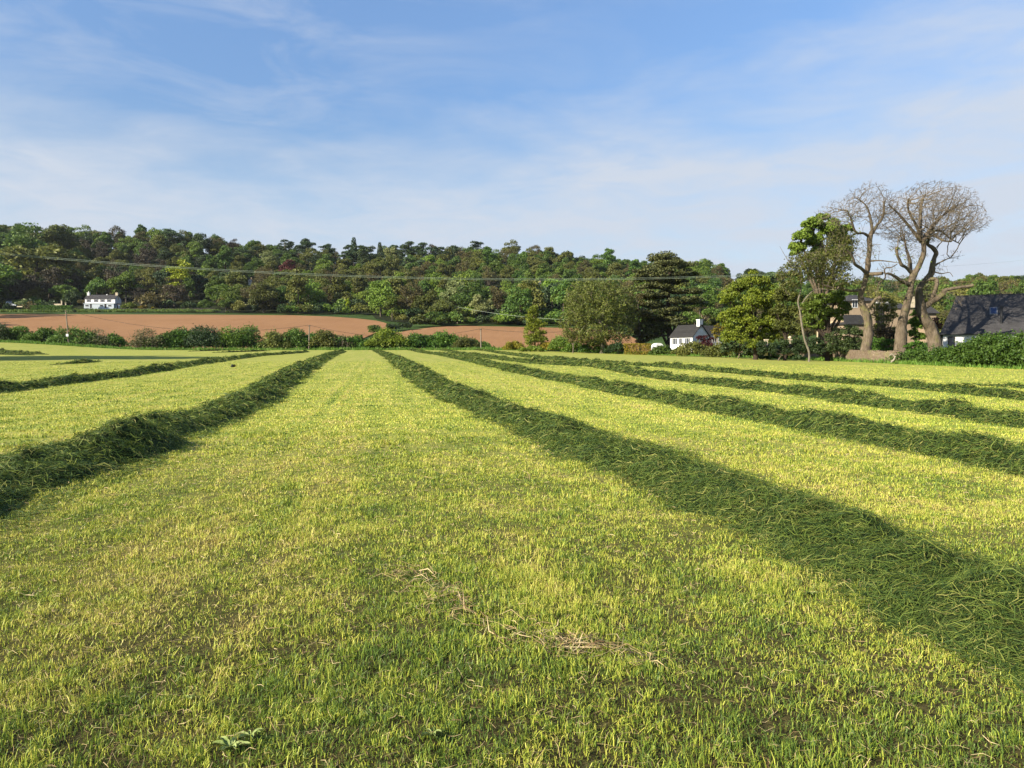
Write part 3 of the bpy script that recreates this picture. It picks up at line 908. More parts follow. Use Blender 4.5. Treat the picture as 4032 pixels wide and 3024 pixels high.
LAND = [
    ('lime_tree', 'tall', F_LIME, 718, 470, 1004, 'bright lime yellow tree standing out against the dark wood', 1.15),
    ('broadleaf_tree', 'round', F_FRESH, 500, 462, 1056, 'fresh green tree directly above the right end of the white farmhouse', 1.0),
    ('bare_tree', 'twiggy', F_BROWN, 690, 446, 1098, 'dull brown bushy tree right of the white farmhouse and below the lime tree', 1.25),
    ('bare_tree', 'twiggy', F_BROWN, 560, 440, 1130, 'smaller brownish tree beside the white farmhouse garden', 1.1),
    ('evergreen_tree', 'round', F_DARK, 284, 428, 1139, 'dark bushy tree hiding the left end of the white farmhouse', .95),
    ('cedar_tree', 'pine', F_PINE, 672, 610, 898, 'tall blue green cedar with a broken top rising above the left skyline', 1.25),
    ('copper_beech', 'round', F_COPPER, 1150, 535, 1012, 'dark copper red beech among the green trees on the hillside', 1.15),
    ('pine_tree', 'pine', F_DARK, 1125, 615, 940, 'flat topped dark pine on the skyline above the copper beech', 1.2),
    ('pine_tree', 'pine', F_DARK, 1215, 615, 952, 'wide dark pine on the skyline left of the pointed conifer', 1.3),
    ('pine_tree', 'pine', F_DARK, 1290, 612, 962, 'dark spreading pine on the skyline just left of the pointed conifer', 1.3),
    ('conifer_tree', 'cone', F_DARK, 1396, 620, 934, 'narrow dark conifer with a rounded point, highest on the middle skyline', .8),
    ('pine_tree', 'pine', F_DARK, 1440, 590, 968, 'broad dark pine right of the pointed conifer', 1.35),
    ('conifer_tree', 'cone', F_DARK, 1498, 622, 953, 'small pointed conifer tip on the skyline right of the middle pines', .8),
    ('broadleaf_tree', 'round', F_GREY, 1540, 615, 957, 'pale yellowish tree on the skyline between the dark pines', .9),
    ('pine_tree', 'pine', F_DARK, 1612, 612, 948, 'dark pine on the skyline left of the bare silvery tree', 1.1),
    ('pine_tree', 'pine', F_DARK, 1665, 612, 953, 'leaning flat headed pine next to the bare silvery tree', 1.1),
    ('bare_tree', 'twiggy', F_BROWN, 1706, 618, 955, 'bare silvery tree on the skyline right of the pines', .8),
    ('bare_tree', 'twiggy', F_BROWN, 928, 618, 930, 'bare grey round headed tree on the left skyline', .95),
    ('broadleaf_tree', 'round', F_FRESH, 1690, 575, 985, 'light green tree just below the bare silvery skyline tree', .95),
    ('pine_tree', 'pine', F_DARK, 1882, 618, 951, 'dark dome shaped pine alone on the skyline right of the middle', 1.25),
    ('willow_tree', 'round', F_GREY, 1030, 430, 1130, 'pale grey green willow at the foot of the wood above the ploughed field', .9),
    ('broadleaf_tree', 'round', F_MID, 892, 415, 1168, 'low dark rounded tree at the left end of the ploughed field edge', 1.2),
    ('broadleaf_tree', 'tall', F_LIME, 1370, 400, 1160, 'thin yellowish sapling at the edge of the ploughed field', .6),
    ('broadleaf_tree', 'round', F_FRESH, 1500, 372, 1088, 'large spring green tree above the end of the ploughed field', 1.0),
    ('broadleaf_tree', 'tall', F_FRESH, 1545, 345, 1140, 'vivid green tree in front of the brown tree at the field corner', 1.0),
    ('bare_tree', 'twiggy', F_BUD, 1612, 350, 1088, 'brown budding tree with a straight trunk behind the field corner', .85),
    ('broadleaf_tree', 'round', F_FRESH, 1705, 415, 1055, 'rich green broad tree in the middle of the wood', .95),
    ('broadleaf_tree', 'round', F_MID, 1850, 345, 1108, 'greyish green wide tree left of the boundary between the two ploughed fields', 1.15),
    ('willow_tree', 'round', F_GREY, 1900, 330, 1150, 'soft grey green willow above the right ploughed field', 1.0),
    ('broadleaf_tree', 'round', F_FRESH, 2260, 330, 1098, 'smooth light green tree behind the olive bare limbed tree', 1.1),
    ('evergreen_tree', 'round', F_DARK, 2960, 600, 1040, 'dark rounded evergreen on the skyline left of the big bare trees', 1.3),
    ('broadleaf_tree', 'round', F_MID, 3050, 560, 1044, 'dark green domed tree on the skyline touching the big tree group', 1.25),
    ('broadleaf_tree', 'round', F_OLIVE, 240, 560, 868, 'tall olive tree with a split crown on the left skyline', 1.0),
    ('broadleaf_tree', 'round', F_MID, 80, 520, 866, 'big rounded tree at the top left corner of the wood', 1.2),
    ('chestnut_tree', 'round', F_OLIVE, 150, 480, 925, 'large chestnut with yellowish flower spikes at the left of the wood', 1.5),
    ('chestnut_tree', 'round', F_FRESH, -30, 440, 990, 'leafy green chestnut cut by the left edge of the picture', 1.3),
    ('bare_tree', 'twiggy', F_BROWN, 110, 455, 1075, 'dark brown bare tree behind the parked cars', 1.2),
    ('bare_tree', 'twiggy', F_BROWN, 215, 460, 1040, 'tall dark purple brown tree above the clipped hedge', 1.1),
]
occupied = []
for nm, kd, lf, px, Y, top, lab, ws in LAND:
    plant_px(nm, kd, lf, px, Y, top, lab, ws)
    q = G(px, Y); occupied.append((q[0], q[1], 5.5))

# ---------------------------------------------------------------- the wood itself
kinds_by_zone = {
    'left': [('round', F_MID, 3), ('round', F_OLIVE, 3), ('tall', F_MID, 2), ('twiggy', F_BROWN, 1.1), ('round', F_DARK, 1.6), ('round', F_FRESH, .8), ('twiggy', F_BUD, 1.2)],
    'pines': [('pine', F_DARK, 4), ('pine', F_PINE, 2), ('round', F_MID, 2), ('round', F_OLIVE, 1.3), ('twiggy', F_BUD, .8)],
    'mid': [('round', F_OLIVE, 3.2), ('round', F_MID, 2.2), ('round', F_FRESH, 1.6), ('tall', F_OLIVE, 1.5), ('twiggy', F_BUD, 1.3), ('tall', F_FRESH, .8), ('round', F_GREY, .5)],
    'right': [('round', F_MID, 3), ('round', F_FRESH, 2.2), ('round', F_OLIVE, 2.5), ('twiggy', F_BUD, 1.3), ('tall', F_MID, 1), ('round', F_DARK, .8)],
}
KN = {'round': 'broadleaf_tree', 'tall': 'tall_broadleaf_tree', 'twiggy': 'budding_tree', 'pine': 'pine_tree', 'cone': 'conifer_tree'}
LW = {F_MID.name: 'mid green', F_OLIVE.name: 'olive green', F_FRESH.name: 'fresh green', F_BROWN.name: 'dull brown', F_BUD.name: 'brownish', F_DARK.name: 'very dark green', F_PINE.name: 'blue green', F_GREY.name: 'pale grey green'}
KW = {'round': 'round crowned tree', 'tall': 'upright oval tree', 'twiggy': 'half bare budding tree', 'pine': 'clumpy pine', 'cone': 'pointed conifer'}
_bu = np.array([-.9, -.3, -.20, -.165, -.150, -.10, .06, .2, .42, .8]); _bv = np.array([440, 403, 401, 392, 352, 322, 322, 330, 335, 335.0])
nw = 0; specs = []
for Y in np.arange(312, 668, 15.5):
    for X in np.arange(-470, 480, 15.5):
        x = X + rng.uniform(-4.5, 4.5) + (7.5 if int(Y / 15.5) % 2 else 0); y = Y + rng.uniform(-4.5, 4.5)
        u = x / y
        px = 2016 + FPX * u
        if abs(u) > .74 or y < np.interp(u, _bu, _bv): continue
        if px < 900 and y < 452 and px > 230: continue              # farmhouse and its garden
        if px <= 230 and y < 445: continue
        if 1890 < px < 2060 and 470 < y < 500: continue             # small meadow in the wood
        if 2850 < px < 3420 and y > 480 and rng.uniform() < .5: continue
        if any((x - a) ** 2 + (y - b) ** 2 < r * r for a, b, r in occupied): continue
        zone = 'left' if px < 950 else ('pines' if px < 1800 and y > 560 else ('mid' if px < 1900 else 'right'))
        ch = kinds_by_zone[zone]; ww = np.array([c[2] for c in ch], float)
        kd, lf, _ = ch[rng.choice(len(ch), p=ww / ww.sum())]
        sc = rng.uniform(.84, 1.28) * (1.08 if y < 470 else 1.0)
        if zone == 'left' and y > 470: sc *= 1.12
        first = y < np.interp(u, _bu, _bv) + 14
        where = ('on the skyline' if y > 612 else 'at the foot of the wood' if first else 'on the wooded slope')
        sec = ('above the farmhouse' if px < 800 else 'above the left ploughed field' if px < 1500 else 'above the right ploughed field' if px < 2250 else 'behind the cedar' if px < 3100 else 'behind the dark roof')
        lab = f'{LW[lf.name]} {KW[kd]} {where} {sec}'
        specs.append((KN[kd], kd, lf, x, y, sc * 1.12, lab, rng.uniform(.85, 1.15)))
        nw += 1
print('wood trees', nw)
cnt = {}
woodg = Geo(); wm = [F_MID, F_OLIVE, F_FRESH, F_DARK, F_GREY, M_FARTRUNK]
for nm, kd, lf, x, y, sc, lab, sz in sorted(specs, key=lambda q: q[4]):
    cnt[nm] = cnt.get(nm, 0) + 1
    if nm == 'broadleaf_tree' and cnt[nm] > 235:
        # the treetops far up the slope, beyond what one can count: one mass
        gsrc = PGEO[kd][rng.integers(len(PGEO[kd]))]
        a = rng.uniform(0, 2 * pi); c, s_ = math.cos(a), math.sin(a); zb = float(H(x, y)) - .3 - 1.8 * sc
        for V, F, M in zip(gsrc.V, gsrc.F, gsrc.M):
            V2 = np.stack([(V[:, 0] * c - V[:, 1] * s_) * sc + x, (V[:, 0] * s_ + V[:, 1] * c) * sc + y, V[:, 2] * sc * sz + zb], 1)
            base = gsrc.V_off[id(V)]
            woodg.add(V2, F - base, wm.index(lf) if M[0] == 0 else 5)
    else:
        plant(nm, kd, lf, x, y, sc, lab, 'trees of the hillside wood', sz=sz, dz=-1.8 * sc)
print(cnt)
if woodg.n: tag(woodg.build('woodland_canopy', wm), 'mass of green treetops high on the wooded slope', 'wood', kind='stuff')
xs = np.arange(-520, 420, 8.0)
yl = np.array([np.interp(x / 420, _bu, _bv) for x in xs])
yl = np.array([min(np.interp(x / y0, _bu, _bv) for y0 in (330, 420)) for x in xs]) + 2
m, t, o = nt('woodland_floor_litter')
v, g = pos(t)
surf(t, o, ramp(t, noise(t, v, .2, 4), [(.35, (.010, .012, .005)), (.65, (.024, .032, .010))]), .95, .1)
sheet('woodland_floor', xs, yl, np.full(len(xs), 700.0), 60, m, .12)
# understorey
for i in range(330):
    u = rng.uniform(-.70, .44); y = np.interp(u, _bu, _bv) + rng.uniform(0, 1) ** 1.5 * 130 + 3
    if y > 640: continue
    px = 2016 + FPX * u
    if 230 < px < 900 and y < 452: continue
    plant('understorey_bush', 'bush', [F_DARK, F_MID, F_OLIVE, F_FRESH, F_BUD][rng.choice(5, p=[.3, .25, .2, .1, .15])], u * y, y, rng.uniform(1.1, 1.9), 'leafy bush filling the gaps under the trees of the hillside wood', 'understorey of the hillside wood', 'bush')
# a nearer belt of trees behind the houses and the tree group on the right
for i in range(34):
    px = 2690 + 1480 * (i + rng.uniform(0, .8)) / 34; y = rng.uniform(215, 300)
    x = (px - 2016) / FPX * y
    kd, lf, _ = kinds_by_zone['right'][rng.integers(4)]
    plant(KN[kd], kd, lf, x, y, rng.uniform(.7, .95), f'{LW[lf.name]} {KW[kd]} in the tree belt behind the houses on the right', 'tree belt behind the houses')
# scrub along the foot of the wood
for u in np.arange(-.30, .44, .0125):
    y = np.interp(u, _bu, _bv) - rng.uniform(3, 9)
    px = 2016 + FPX * u
    if px < 900: continue
    plant('scrub_bush', 'bush', [F_MID, F_FRESH, F_DARK, F_OLIVE][rng.integers(4)], u * y + rng.uniform(-2, 2), y, rng.uniform(.8, 1.5),
          'low scrubby bush along the foot of the wood ' + ('above the left ploughed field' if px < 1520 else 'above the right ploughed field' if px < 2300 else 'behind the cottage'), 'scrub bushes along the foot of the wood', 'bush')
# tongue of bushes between the two ploughed fields
for px, Y, top, lf, lab in ((1475, 268, 1278, F_MID, 'rounded green bush at the tip of the tongue between the ploughed fields'),
                            (1540, 285, 1268, F_DARK, 'dark bush in the tongue between the ploughed fields'),
                            (1600, 290, 1262, F_DARK, 'wide dark bush on the right of the tongue between the ploughed fields'),
                            (1650, 305, 1240, F_OLIVE, 'olive bush below the brown budding tree at the field corner'),
                            (1720, 310, 1225, F_MID, 'green bush at the top corner of the right ploughed field')):
    plant_px('field_bush', 'bush', lf, px, Y, top, lab, 1.25, cat='bush')
# trees out of view on the left: their shadows cross the ploughed field and the hay field
for x, y, sc, kd in ((-236, 298, 1.65, 'tall'), (-246, 309, 1.5, 'tall'), (-257, 362, 1.7, 'tall'), (-268, 372, 1.7, 'tall'), (-262, 352, 1.5, 'tall'), (-280, 385, 1.7, 'tall'), (-228, 276, 1.25, 'tall')):
    plant('field_tree', kd, F_MID, x, y, sc, 'tree beyond the left edge of the picture whose shadow falls on the ploughed field', 'trees beyond the left edge')
for x, y, sc in ((-76, 87, 1.75), (-87, 80, 1.7), (-92, 97, 1.8)):
    plant('field_tree', 'round', F_MID, x, y, sc, 'tree beyond the left edge casting the long shadow over the hay field', 'trees beside the hay field')

# ---------------------------------------------------------------- hedge at the far headland
HB = [(-60, 45, 1276, F_DARK, 'dark green hedge bush at the left edge of the picture'),
      (25, 150, 1287, F_MID, 'ragged green hedge bush left of the leaning pole'),
      (140, 215, 1294, F_HEDGE, 'small upright hedge bush just left of the leaning pole'),
      (200, 380, 1290, F_MID, 'sprawling dark hedge bush behind the leaning pole'),
      (300, 470, 1296, F_TAN, 'thin olive brown twiggy bush right of the leaning pole'),
      (395, 500, 1316, F_HEDGE, 'low dark rounded bush beside the gap in the hedge'),
      (515, 640, 1296, F_TAN, 'thin tan twiggy bush right of the gap in the hedge'),
      (585, 690, 1322, F_HEDGE, 'low green bush in front of the tan twiggy bush'),
      (675, 760, 1294, F_HEDGE, 'upright green bush between the twiggy bush and the dense hedge'),
      (745, 865, 1284, F_DARK, 'dense dark bush forming the tallest part of the left hedge'),
      (850, 950, 1291, F_HEDGE, 'dense glossy green bush near the middle of the left hedge'),
      (930, 1045, 1290, F_HEDGE, 'dense bright green bush ending the tall clipped part of the hedge'),
      (1030, 1135, 1308, F_OLIVE, 'sparse olive bush left of the middle telegraph pole'),
      (1110, 1215, 1298, F_MID, 'loose green bush touching the middle telegraph pole'),
      (1195, 1275, 1318, F_HEDGE, 'low dark bush right of the middle telegraph pole'),
      (1240, 1305, 1304, F_OLIVE, 'small rounded olive bush rising above the low hedge'),
      (1290, 1390, 1320, F_TAN, 'brown twiggy low bush in the middle of the hedge'),
      (1360, 1460, 1322, F_HEDGE, 'low dark leafy bush before the yellow green bush'),
      (1455, 1600, 1298, F_MAPLE, 'bright yellow green rounded bush standing in the hedge'),
      (1580, 1700, 1313, F_HEDGE, 'dark green hedge bush right of the yellow green bush'),
      (1680, 1815, 1309, F_HEDGE, 'ragged dark bush with upright shoots near the right end of the hedge'),
      (1790, 1880, 1332, F_OLIVE, 'low feathery bush left of the right telegraph pole'),
      (1860, 1945, 1352, F_HEDGE, 'last small dark bush right of the right telegraph pole')]


def hedge_bush(name, x0, x1, top, Y, base, leaf, label, n=1500, ls=.34, seed=0, depth=1.6, cat='bush', group=None, sparse=False, upright=.0):
    """a bush filling photo columns x0..x1 up to a row, at depth Y"""
    rg = np.random.default_rng(seed)
    a, b = G(x0, Y), G(x1, Y)
    zt = P((x0 + x1) / 2, top, Y)[2]
    c = (a + b) / 2
    zb = c[2] if base is None else base
    w_ = (b[0] - a[0]) / 2; h_ = (zt - zb) * 1.12
    g = Geo(); lo = []
    nl = max(9, int(w_ / h_ * 13))
    for i in range(nl):
        x = rg.uniform(-.82, .82) * w_
        e = math.sqrt(max(.08, 1 - (x / w_) ** 2))
        r_ = h_ * rg.uniform(.24, .42)
        z = rg.uniform(.15, max(.2, e - r_ / h_ * .8)) * h_
        lo.append((np.array([x, rg.uniform(-1, 1) * depth, z]), r_))
    lo.append((np.array([0, 0, h_ * .66]), h_ * .34))
    for x in np.linspace(-.9, .9, max(4, int(w_ / h_ * 4.5))):
        e = math.sqrt(max(.1, 1 - x * x * .8))
        lo.append((np.array([x * w_, rg.uniform(-.6, .6) * depth, h_ * rg.uniform(.22, .5) * e]), h_ * rg.uniform(.34, .46) * (e * .5 + .5)))
    if sparse:
        leafy(g, lo, n // 2, ls * .8, rg, jit=.95, inner=.5, zmin=-.2)
        for i in range(90):
            x = rg.uniform(-.8, .8) * w_; d = rg.normal(0, .22, 2)
            hh = h_ * rg.uniform(.55, 1.0) * math.sqrt(max(.1, 1 - (x / w_) ** 2))
            y = rg.uniform(-1, 1) * depth
            tube(g, [(x, y, -.2), (x + d[0] * hh * .5, y + d[1], hh * .6), (x + d[0] * hh, y + d[1] * 1.5, hh)], [.035, .025, .012], 3, m=1)
    else:
        leafy(g, lo, n, ls, rg, inner=.25, zmin=-.2)
        # shoots that break the outline
        for i in range(int(26 + 40 * upright)):
            c0, r0 = lo[rg.integers(len(lo))]
            d = unit(rg, 1)[0]; d[2] = abs(d[2]) + .5; d /= np.linalg.norm(d)
            p0 = c0 + d * r0 * .8
            k = 7
            C = p0 + d * np.linspace(0, r0 * rg.uniform(.35, .75), k)[:, None] + rg.normal(0, .07, (k, 3))
            V, F = quads_at(C, unit(rg, k), ls * .75, rg, 1.5)
            g.add(V, F)
    ob = g.build(name, [leaf, M_TWIG], loc=(c[0], c[1], zb))
    return tag(ob, label, cat, group)


for x0, x1, top, lab, sd_ in ((-90, 500, 1312, 'low continuous hedge left of the gap in the far hedge', 351), (520, 1010, 1303, 'continuous dark hedge right of the gap, below the ploughed field', 352),
                          (985, 1480, 1315, 'low continuous hedge around the middle telegraph pole', 353), (1450, 1930, 1322, 'low continuous hedge ending at the right telegraph pole', 354)):
    hedge_bush('field_hedge', x0, x1, top, 203.5, None, F_HEDGE, lab, 16000, .34, sd_, depth=1.2, cat='hedge')
for i, (x0, x1, top, lf, lab) in enumerate(HB):
    hedge_bush('hedge_bush', x0, x1, top, 201 + (i % 3) * 1.3, None, lf, lab, 4200, .36, 300 + i, sparse=lf in (F_TAN,), group='bushes of the far hedge')


def tufts(name, line, width, n, h, leaf, label, seed, wd=.05):
    """rough uncut grass along a line"""
    rg = np.random.default_rng(seed)
    line = np.asarray(line, float)[:, :2]
    s = np.concatenate([[0], np.cumsum(np.linalg.norm(np.diff(line, axis=0), axis=1))])
    k = rg.uniform(0, s[-1], n)
    x = np.interp(k, s, line[:, 0]); y = np.interp(k, s, line[:, 1])
    i = np.clip(np.searchsorted(s, k) - 1, 0, len(line) - 2)
    d = line[i + 1] - line[i]; d /= np.linalg.norm(d, axis=1, keepdims=True) + 1e-9
    o_ = rg.uniform(-.15, 1, n) * width
    x = x - d[:, 1] * o_; y = y + d[:, 0] * o_
    hh = h * (1 + .4 * vnoise(x * .5, y * .5)) * rg.uniform(.5, 1.3, n)
    V, F = blades(n, x, y, hh, wd * rg.uniform(.6, 1.4, n), .5, rg, zf=lambda a, b: H(a, b) - .1)
    g = Geo(); g.add(V, F)
    return tag(g.build(name, leaf), label, 'grass', kind='stuff')


vl = [(x, float(Yb(x)) - .3) for x in np.linspace(-165, -2, 60)]
tufts('verge_grass', vl, 6.5, 26000, .75, F_GRASSV, 'dark green uncut grass strip below the far hedge', 41, .10)
vr = [(x, float(Yb(x)) - .3) for x in np.concatenate([np.linspace(-3, 44, 30), np.linspace(44.5, bnd[-1][0], 14)])]
tufts('verge_grass', vr, 4.5, 30000, .55, F_GRASSV, 'rough green grass strip along the right edge of the mown field', 42, .07)
# ---------------------------------------------------------------- big trees on the right
def colonize(nodes, parent, att, step, dinf, dkill, iters, rg, bias=(0, 0, 0.0)):
    """space colonisation: grow an existing skeleton towards attractor points"""
    nodes = [np.asarray(n, float) for n in nodes]; parent = list(parent)
    att = np.asarray(att, float)
    NP = np.array(nodes)
    best = np.full(len(att), 1e9); bi = np.zeros(len(att), int)

    def upd(lo):
        nonlocal best, bi
        new = np.array(nodes[lo:])
        for j in range(0, len(new), 400):
            d = np.linalg.norm(att[:, None, :] - new[None, j:j + 400, :], axis=2)
            k = d.argmin(1); m_ = d[np.arange(len(att)), k]
            b = m_ < best
            best = np.where(b, m_, best); bi = np.where(b, k + lo + j, bi)
    upd(0)
    seen = set()
    for it in range(iters):
        keep = best > dkill
        att, best, bi = att[keep], best[keep], bi[keep]
        if not len(att): break
        act = best < dinf
        if not act.any(): break
        lo = len(nodes)
        order = bi[act]; dirs = att[act] - np.array(nodes)[order]
        dirs /= np.linalg.norm(dirs, axis=1, keepdims=True) + 1e-9
        acc = {}
        for k, d in zip(order, dirs):
            acc[k] = acc.get(k, 0) + d
        for k, d in acc.items():
            d = d / (np.linalg.norm(d) + 1e-9) + rg.normal(0, .17, 3) + np.asarray(bias)
            q = nodes[k] + d / np.linalg.norm(d) * step * rg.uniform(.85, 1.15)
            key = (k, round(q[0] * 5), round(q[1] * 5), round(q[2] * 5))
            if key in seen: continue
            seen.add(key)
            nodes.append(q); parent.append(k)
        if len(nodes) == lo: break
        upd(lo)
    return np.array(nodes), np.array(parent)


def branch_mesh(g, nodes, parent, base, rtip=.017, expo=2.05, rmax=.5, m=0):
    """tubes along every chain of the grown part (index >= base)"""
    n = len(nodes)
    ch = [[] for _ in range(n)]
    for i in range(n):
        if parent[i] >= 0: ch[parent[i]].append(i)
    r = np.zeros(n)
    for i in range(n - 1, -1, -1):
        s_ = sum(r[c] ** expo for c in ch[i])
        r[i] = min(rmax, max(rtip, s_ ** (1 / expo))) if ch[i] else rtip
    done = set()
    for i in range(base, n):
        p = parent[i]
        # start chains at grown nodes whose parent is skeleton or that are not the thickest child
        if p >= base and max(ch[p], key=lambda c: r[c]) == i: continue
        chain = [p, i]; k = i
        while ch[k]:
            k = max(ch[k], key=lambda c: r[c]); chain.append(k)
        pts = nodes[chain]; rr = r[chain].copy(); rr[0] = min(rr[0], rr[1] * 1.1)
        rr[-1] *= .6
        sd = 7 if rr[0] > .12 else 5 if rr[0] > .04 else 3
        tube(g, pts, rr, sd, 1, m=m)
    return r, ch


def z1(x, y): return (3350 + .27722 * x, 940 + .27722 * y)      # photo px of the close crops used for tracing
def z2(x, y): return (3200 + .31646 * x, 700 + .31646 * y)


def limb(pts, Y, dy=None):
    """traced limb: [(px, py, r_px)] -> points, radii at depth Y (+ per-point depth offsets)"""
    out = []; rr = []
    for k, (x, y, r_) in enumerate(pts):
        yy = Y + (dy[k] if dy else 0)
        out.append(P(x, y, yy)); rr.append(r_ * .90 / FPX * yy)
    return np.array(out), np.array(rr)


def ell_attr(rg, n, c, rx, rz_up, rz_dn, shell=.0, power=.5):
    d = unit(rg, n)
    q = rg.uniform(shell, 1, n) ** power
    r_ = np.stack([np.full(n, rx), np.full(n, rx), np.where(d[:, 2] > 0, rz_up, rz_dn)], 1)
    return c + d * q[:, None] * r_


def big_tree(name, label, Y, limbs, domes, seed, leaf=None, nleaf=0, ls=.2, step=.42, iters=160, wood=None, twig=None, dkill=.5, dinf=6, group=None, cat='tree', rtip=.017, lim_tips=None, bias=(0, 0, .22), ivy=0, hang=None):
    rg = np.random.default_rng(seed)
    base_g = limb(limbs[0][0][:1], Y, limbs[0][1][:1] if limbs[0][1] else None)[0][0]
    root = empty(name, (base_g[0], base_g[1], float(H(base_g[0], base_g[1]))), label, cat, group)
    off = -np.array(root.location)
    gt = Geo(); nodes = []; par = []
    for li, (pts, dy) in enumerate(limbs):
        p_, r_ = limb(pts, Y, dy)
        if li == 0:
            low = p_[0].copy(); low[2] = float(H(low[0], low[1])) - .4
            if low[2] < p_[0][2] - .2:
                p_ = np.vstack([low, p_]); r_ = np.concatenate([[r_[0] * 1.15], r_])
        tube(gt, p_ + off, r_, 14, 7, .17, bs=1.9)
        cp_, _ = catmull(p_, r_, 4)
        if nodes:
            d = np.linalg.norm(np.array(nodes) - cp_[0], axis=1); j = int(d.argmin())
        else: j = -1
        for q in cp_:
            nodes.append(q); par.append(j); j = len(nodes) - 1
    gt.build('trunk', wood or M_BARK, root, smooth=True)
    base = len(nodes)
    att = []
    for (cx, cy, rx, up, dn, n, shell, oy) in domes:
        yy = Y + oy; k = yy / FPX
        att.append(ell_attr(rg, n, P(cx, cy, yy), rx * k, up * k, dn * k, shell))
    att = np.concatenate(att)
    nd, pr = colonize(nodes, par, att, step, dinf, dkill, iters, rg, bias)
    gb = Geo()
    r_, ch = branch_mesh(gb, nd + off, pr, base, rtip)
    tips = np.array([i for i in range(base, len(nd)) if not ch[i]])
    # twiglets at the tips
    tp = nd[tips] + off
    dr = nd[tips] - nd[pr[tips]]; dr /= np.linalg.norm(dr, axis=1, keepdims=True) + 1e-9
    kk = 5
    for _ in range(kk):
        d2 = dr + rg.normal(0, .55, dr.shape); d2 /= np.linalg.norm(d2, axis=1, keepdims=True)
        L_ = rg.uniform(.3, .75, len(tp))[:, None] * (step / .5)
        w_ = np.cross(d2, unit(rg, len(tp))); w_ /= np.linalg.norm(w_, axis=1, keepdims=True) + 1e-9
        w_ *= rtip * 1.0
        V = np.stack([tp - w_, tp + w_, tp + d2 * L_ + w_ * .4, tp + d2 * L_ - w_ * .4], 1).reshape(-1, 3)
        gb.add(V, np.arange(len(tp) * 4).reshape(-1, 4))
    gb.build('branches', twig or M_TWIG, root)
    print(name, 'nodes', len(nd), 'tips', len(tips))
    if nleaf:
        gl = Geo()
        fine = np.array([i for i in range(base, len(nd)) if r_[i] < .05])
        k = fine[rg.integers(0, len(fine), nleaf)]
        C = nd[k] + off + rg.normal(0, step * .55, (nleaf, 3))
        V, F = quads_at(C, unit(rg, nleaf) + np.array([0, 0, .5]), ls * rg.uniform(.5, 1.3, nleaf), rg, 1.3)
        gl.add(V, F); gl.build('leaves', leaf, root)
    if ivy:
        gi = Geo(); skel = np.array(nodes[:max(8, base // 2)])
        k = rg.integers(0, len(skel), ivy)
        cl = vnoise(skel[k][:, 0] * .8, skel[k][:, 2] * .9) > .05
        k = k[cl]
        C = skel[k] + off + rg.normal(0, .42, (len(k), 3)) * np.array([1, 1, .6])
        V, F = quads_at(C, unit(rg, len(k)), .17 * rg.uniform(.6, 1.4, len(k)), rg, 1.2)
        gi.add(V, F); gi.build('ivy', F_MAPLE, root)
    if hang is not None:
        pass
    return root


M_SLIM = plain('slim_trunk_bark', (.22, .19, .14), .85, .15, 2.0, .5, .03)
YT = 104.0
# right-hand bare tree: leaning trunk, bent limbs, broken arm to the right
A = [
    ([(*z1(1195, 1530), 30), (*z1(1150, 1290), 24), (*z1(1050, 1140), 21), (*z1(1000, 1000), 20), (*z1(985, 850), 17), (*z1(965, 730), 14), (*z1(1010, 650), 11), (*z1(1090, 560), 11), (*z1(1150, 480), 13), (*z1(1165, 350), 10), (*z1(1190, 270), 9.5), (*z1(1212, 200), 10), (*z1(1170, 135), 9), (*z1(1100, 85), 7), (*z2(1440, 780), 6), (*z2(1480, 640), 5)], None),
    ([(*z1(1060, 960), 13), (*z1(1190, 870), 12), (*z1(1310, 790), 11), (*z1(1330, 740), 8), (*z1(1420, 712), 7), (*z1(1560, 690), 6.5), (*z1(1690, 672), 7), (*z1(1745, 655), 8)], [0, -.5, -1, -1.2, -1.4, -1.6, -1.8, -2]),
    ([(*z1(1140, 880), 9), (*z1(1190, 760), 8), (*z1(1225, 640), 8), (*z1(1215, 580), 7), (*z1(1150, 570), 8), (*z1(1060, 600), 7), (*z1(1000, 660), 7)], [-.3, -.6, -.8, -.7, -.5, -.3, 0]),
    ([(*z1(1190, 380), 5), (*z1(1260, 340), 3.5), (*z1(1340, 300), 2.5), (*z1(1420, 270), 1.6)], None),
    ([(*z1(1185, 470), 3), (*z1(1290, 495), 2.2), (*z1(1400, 480), 1.6), (*z1(1450, 540), 1)], None),
]
big_tree('bare_tree', 'leaning bare old tree on the right with bent limbs and a broken arm pointing right', YT + 1.5, A,
         [(*z2(1640, 560), 125, 120, 60, 3600, .2, 0), (*z1(1450, 260), 38, 26, 20, 300, 0, 0), (*z1(1470, 800), 42, 12, 60, 200, 0, -1.5), (*z1(1090, 700), 45, 50, 60, 260, .3, -.5), (*z1(1240, 420), 30, 40, 50, 160, 0, .5)], 51, ivy=900, step=.40)
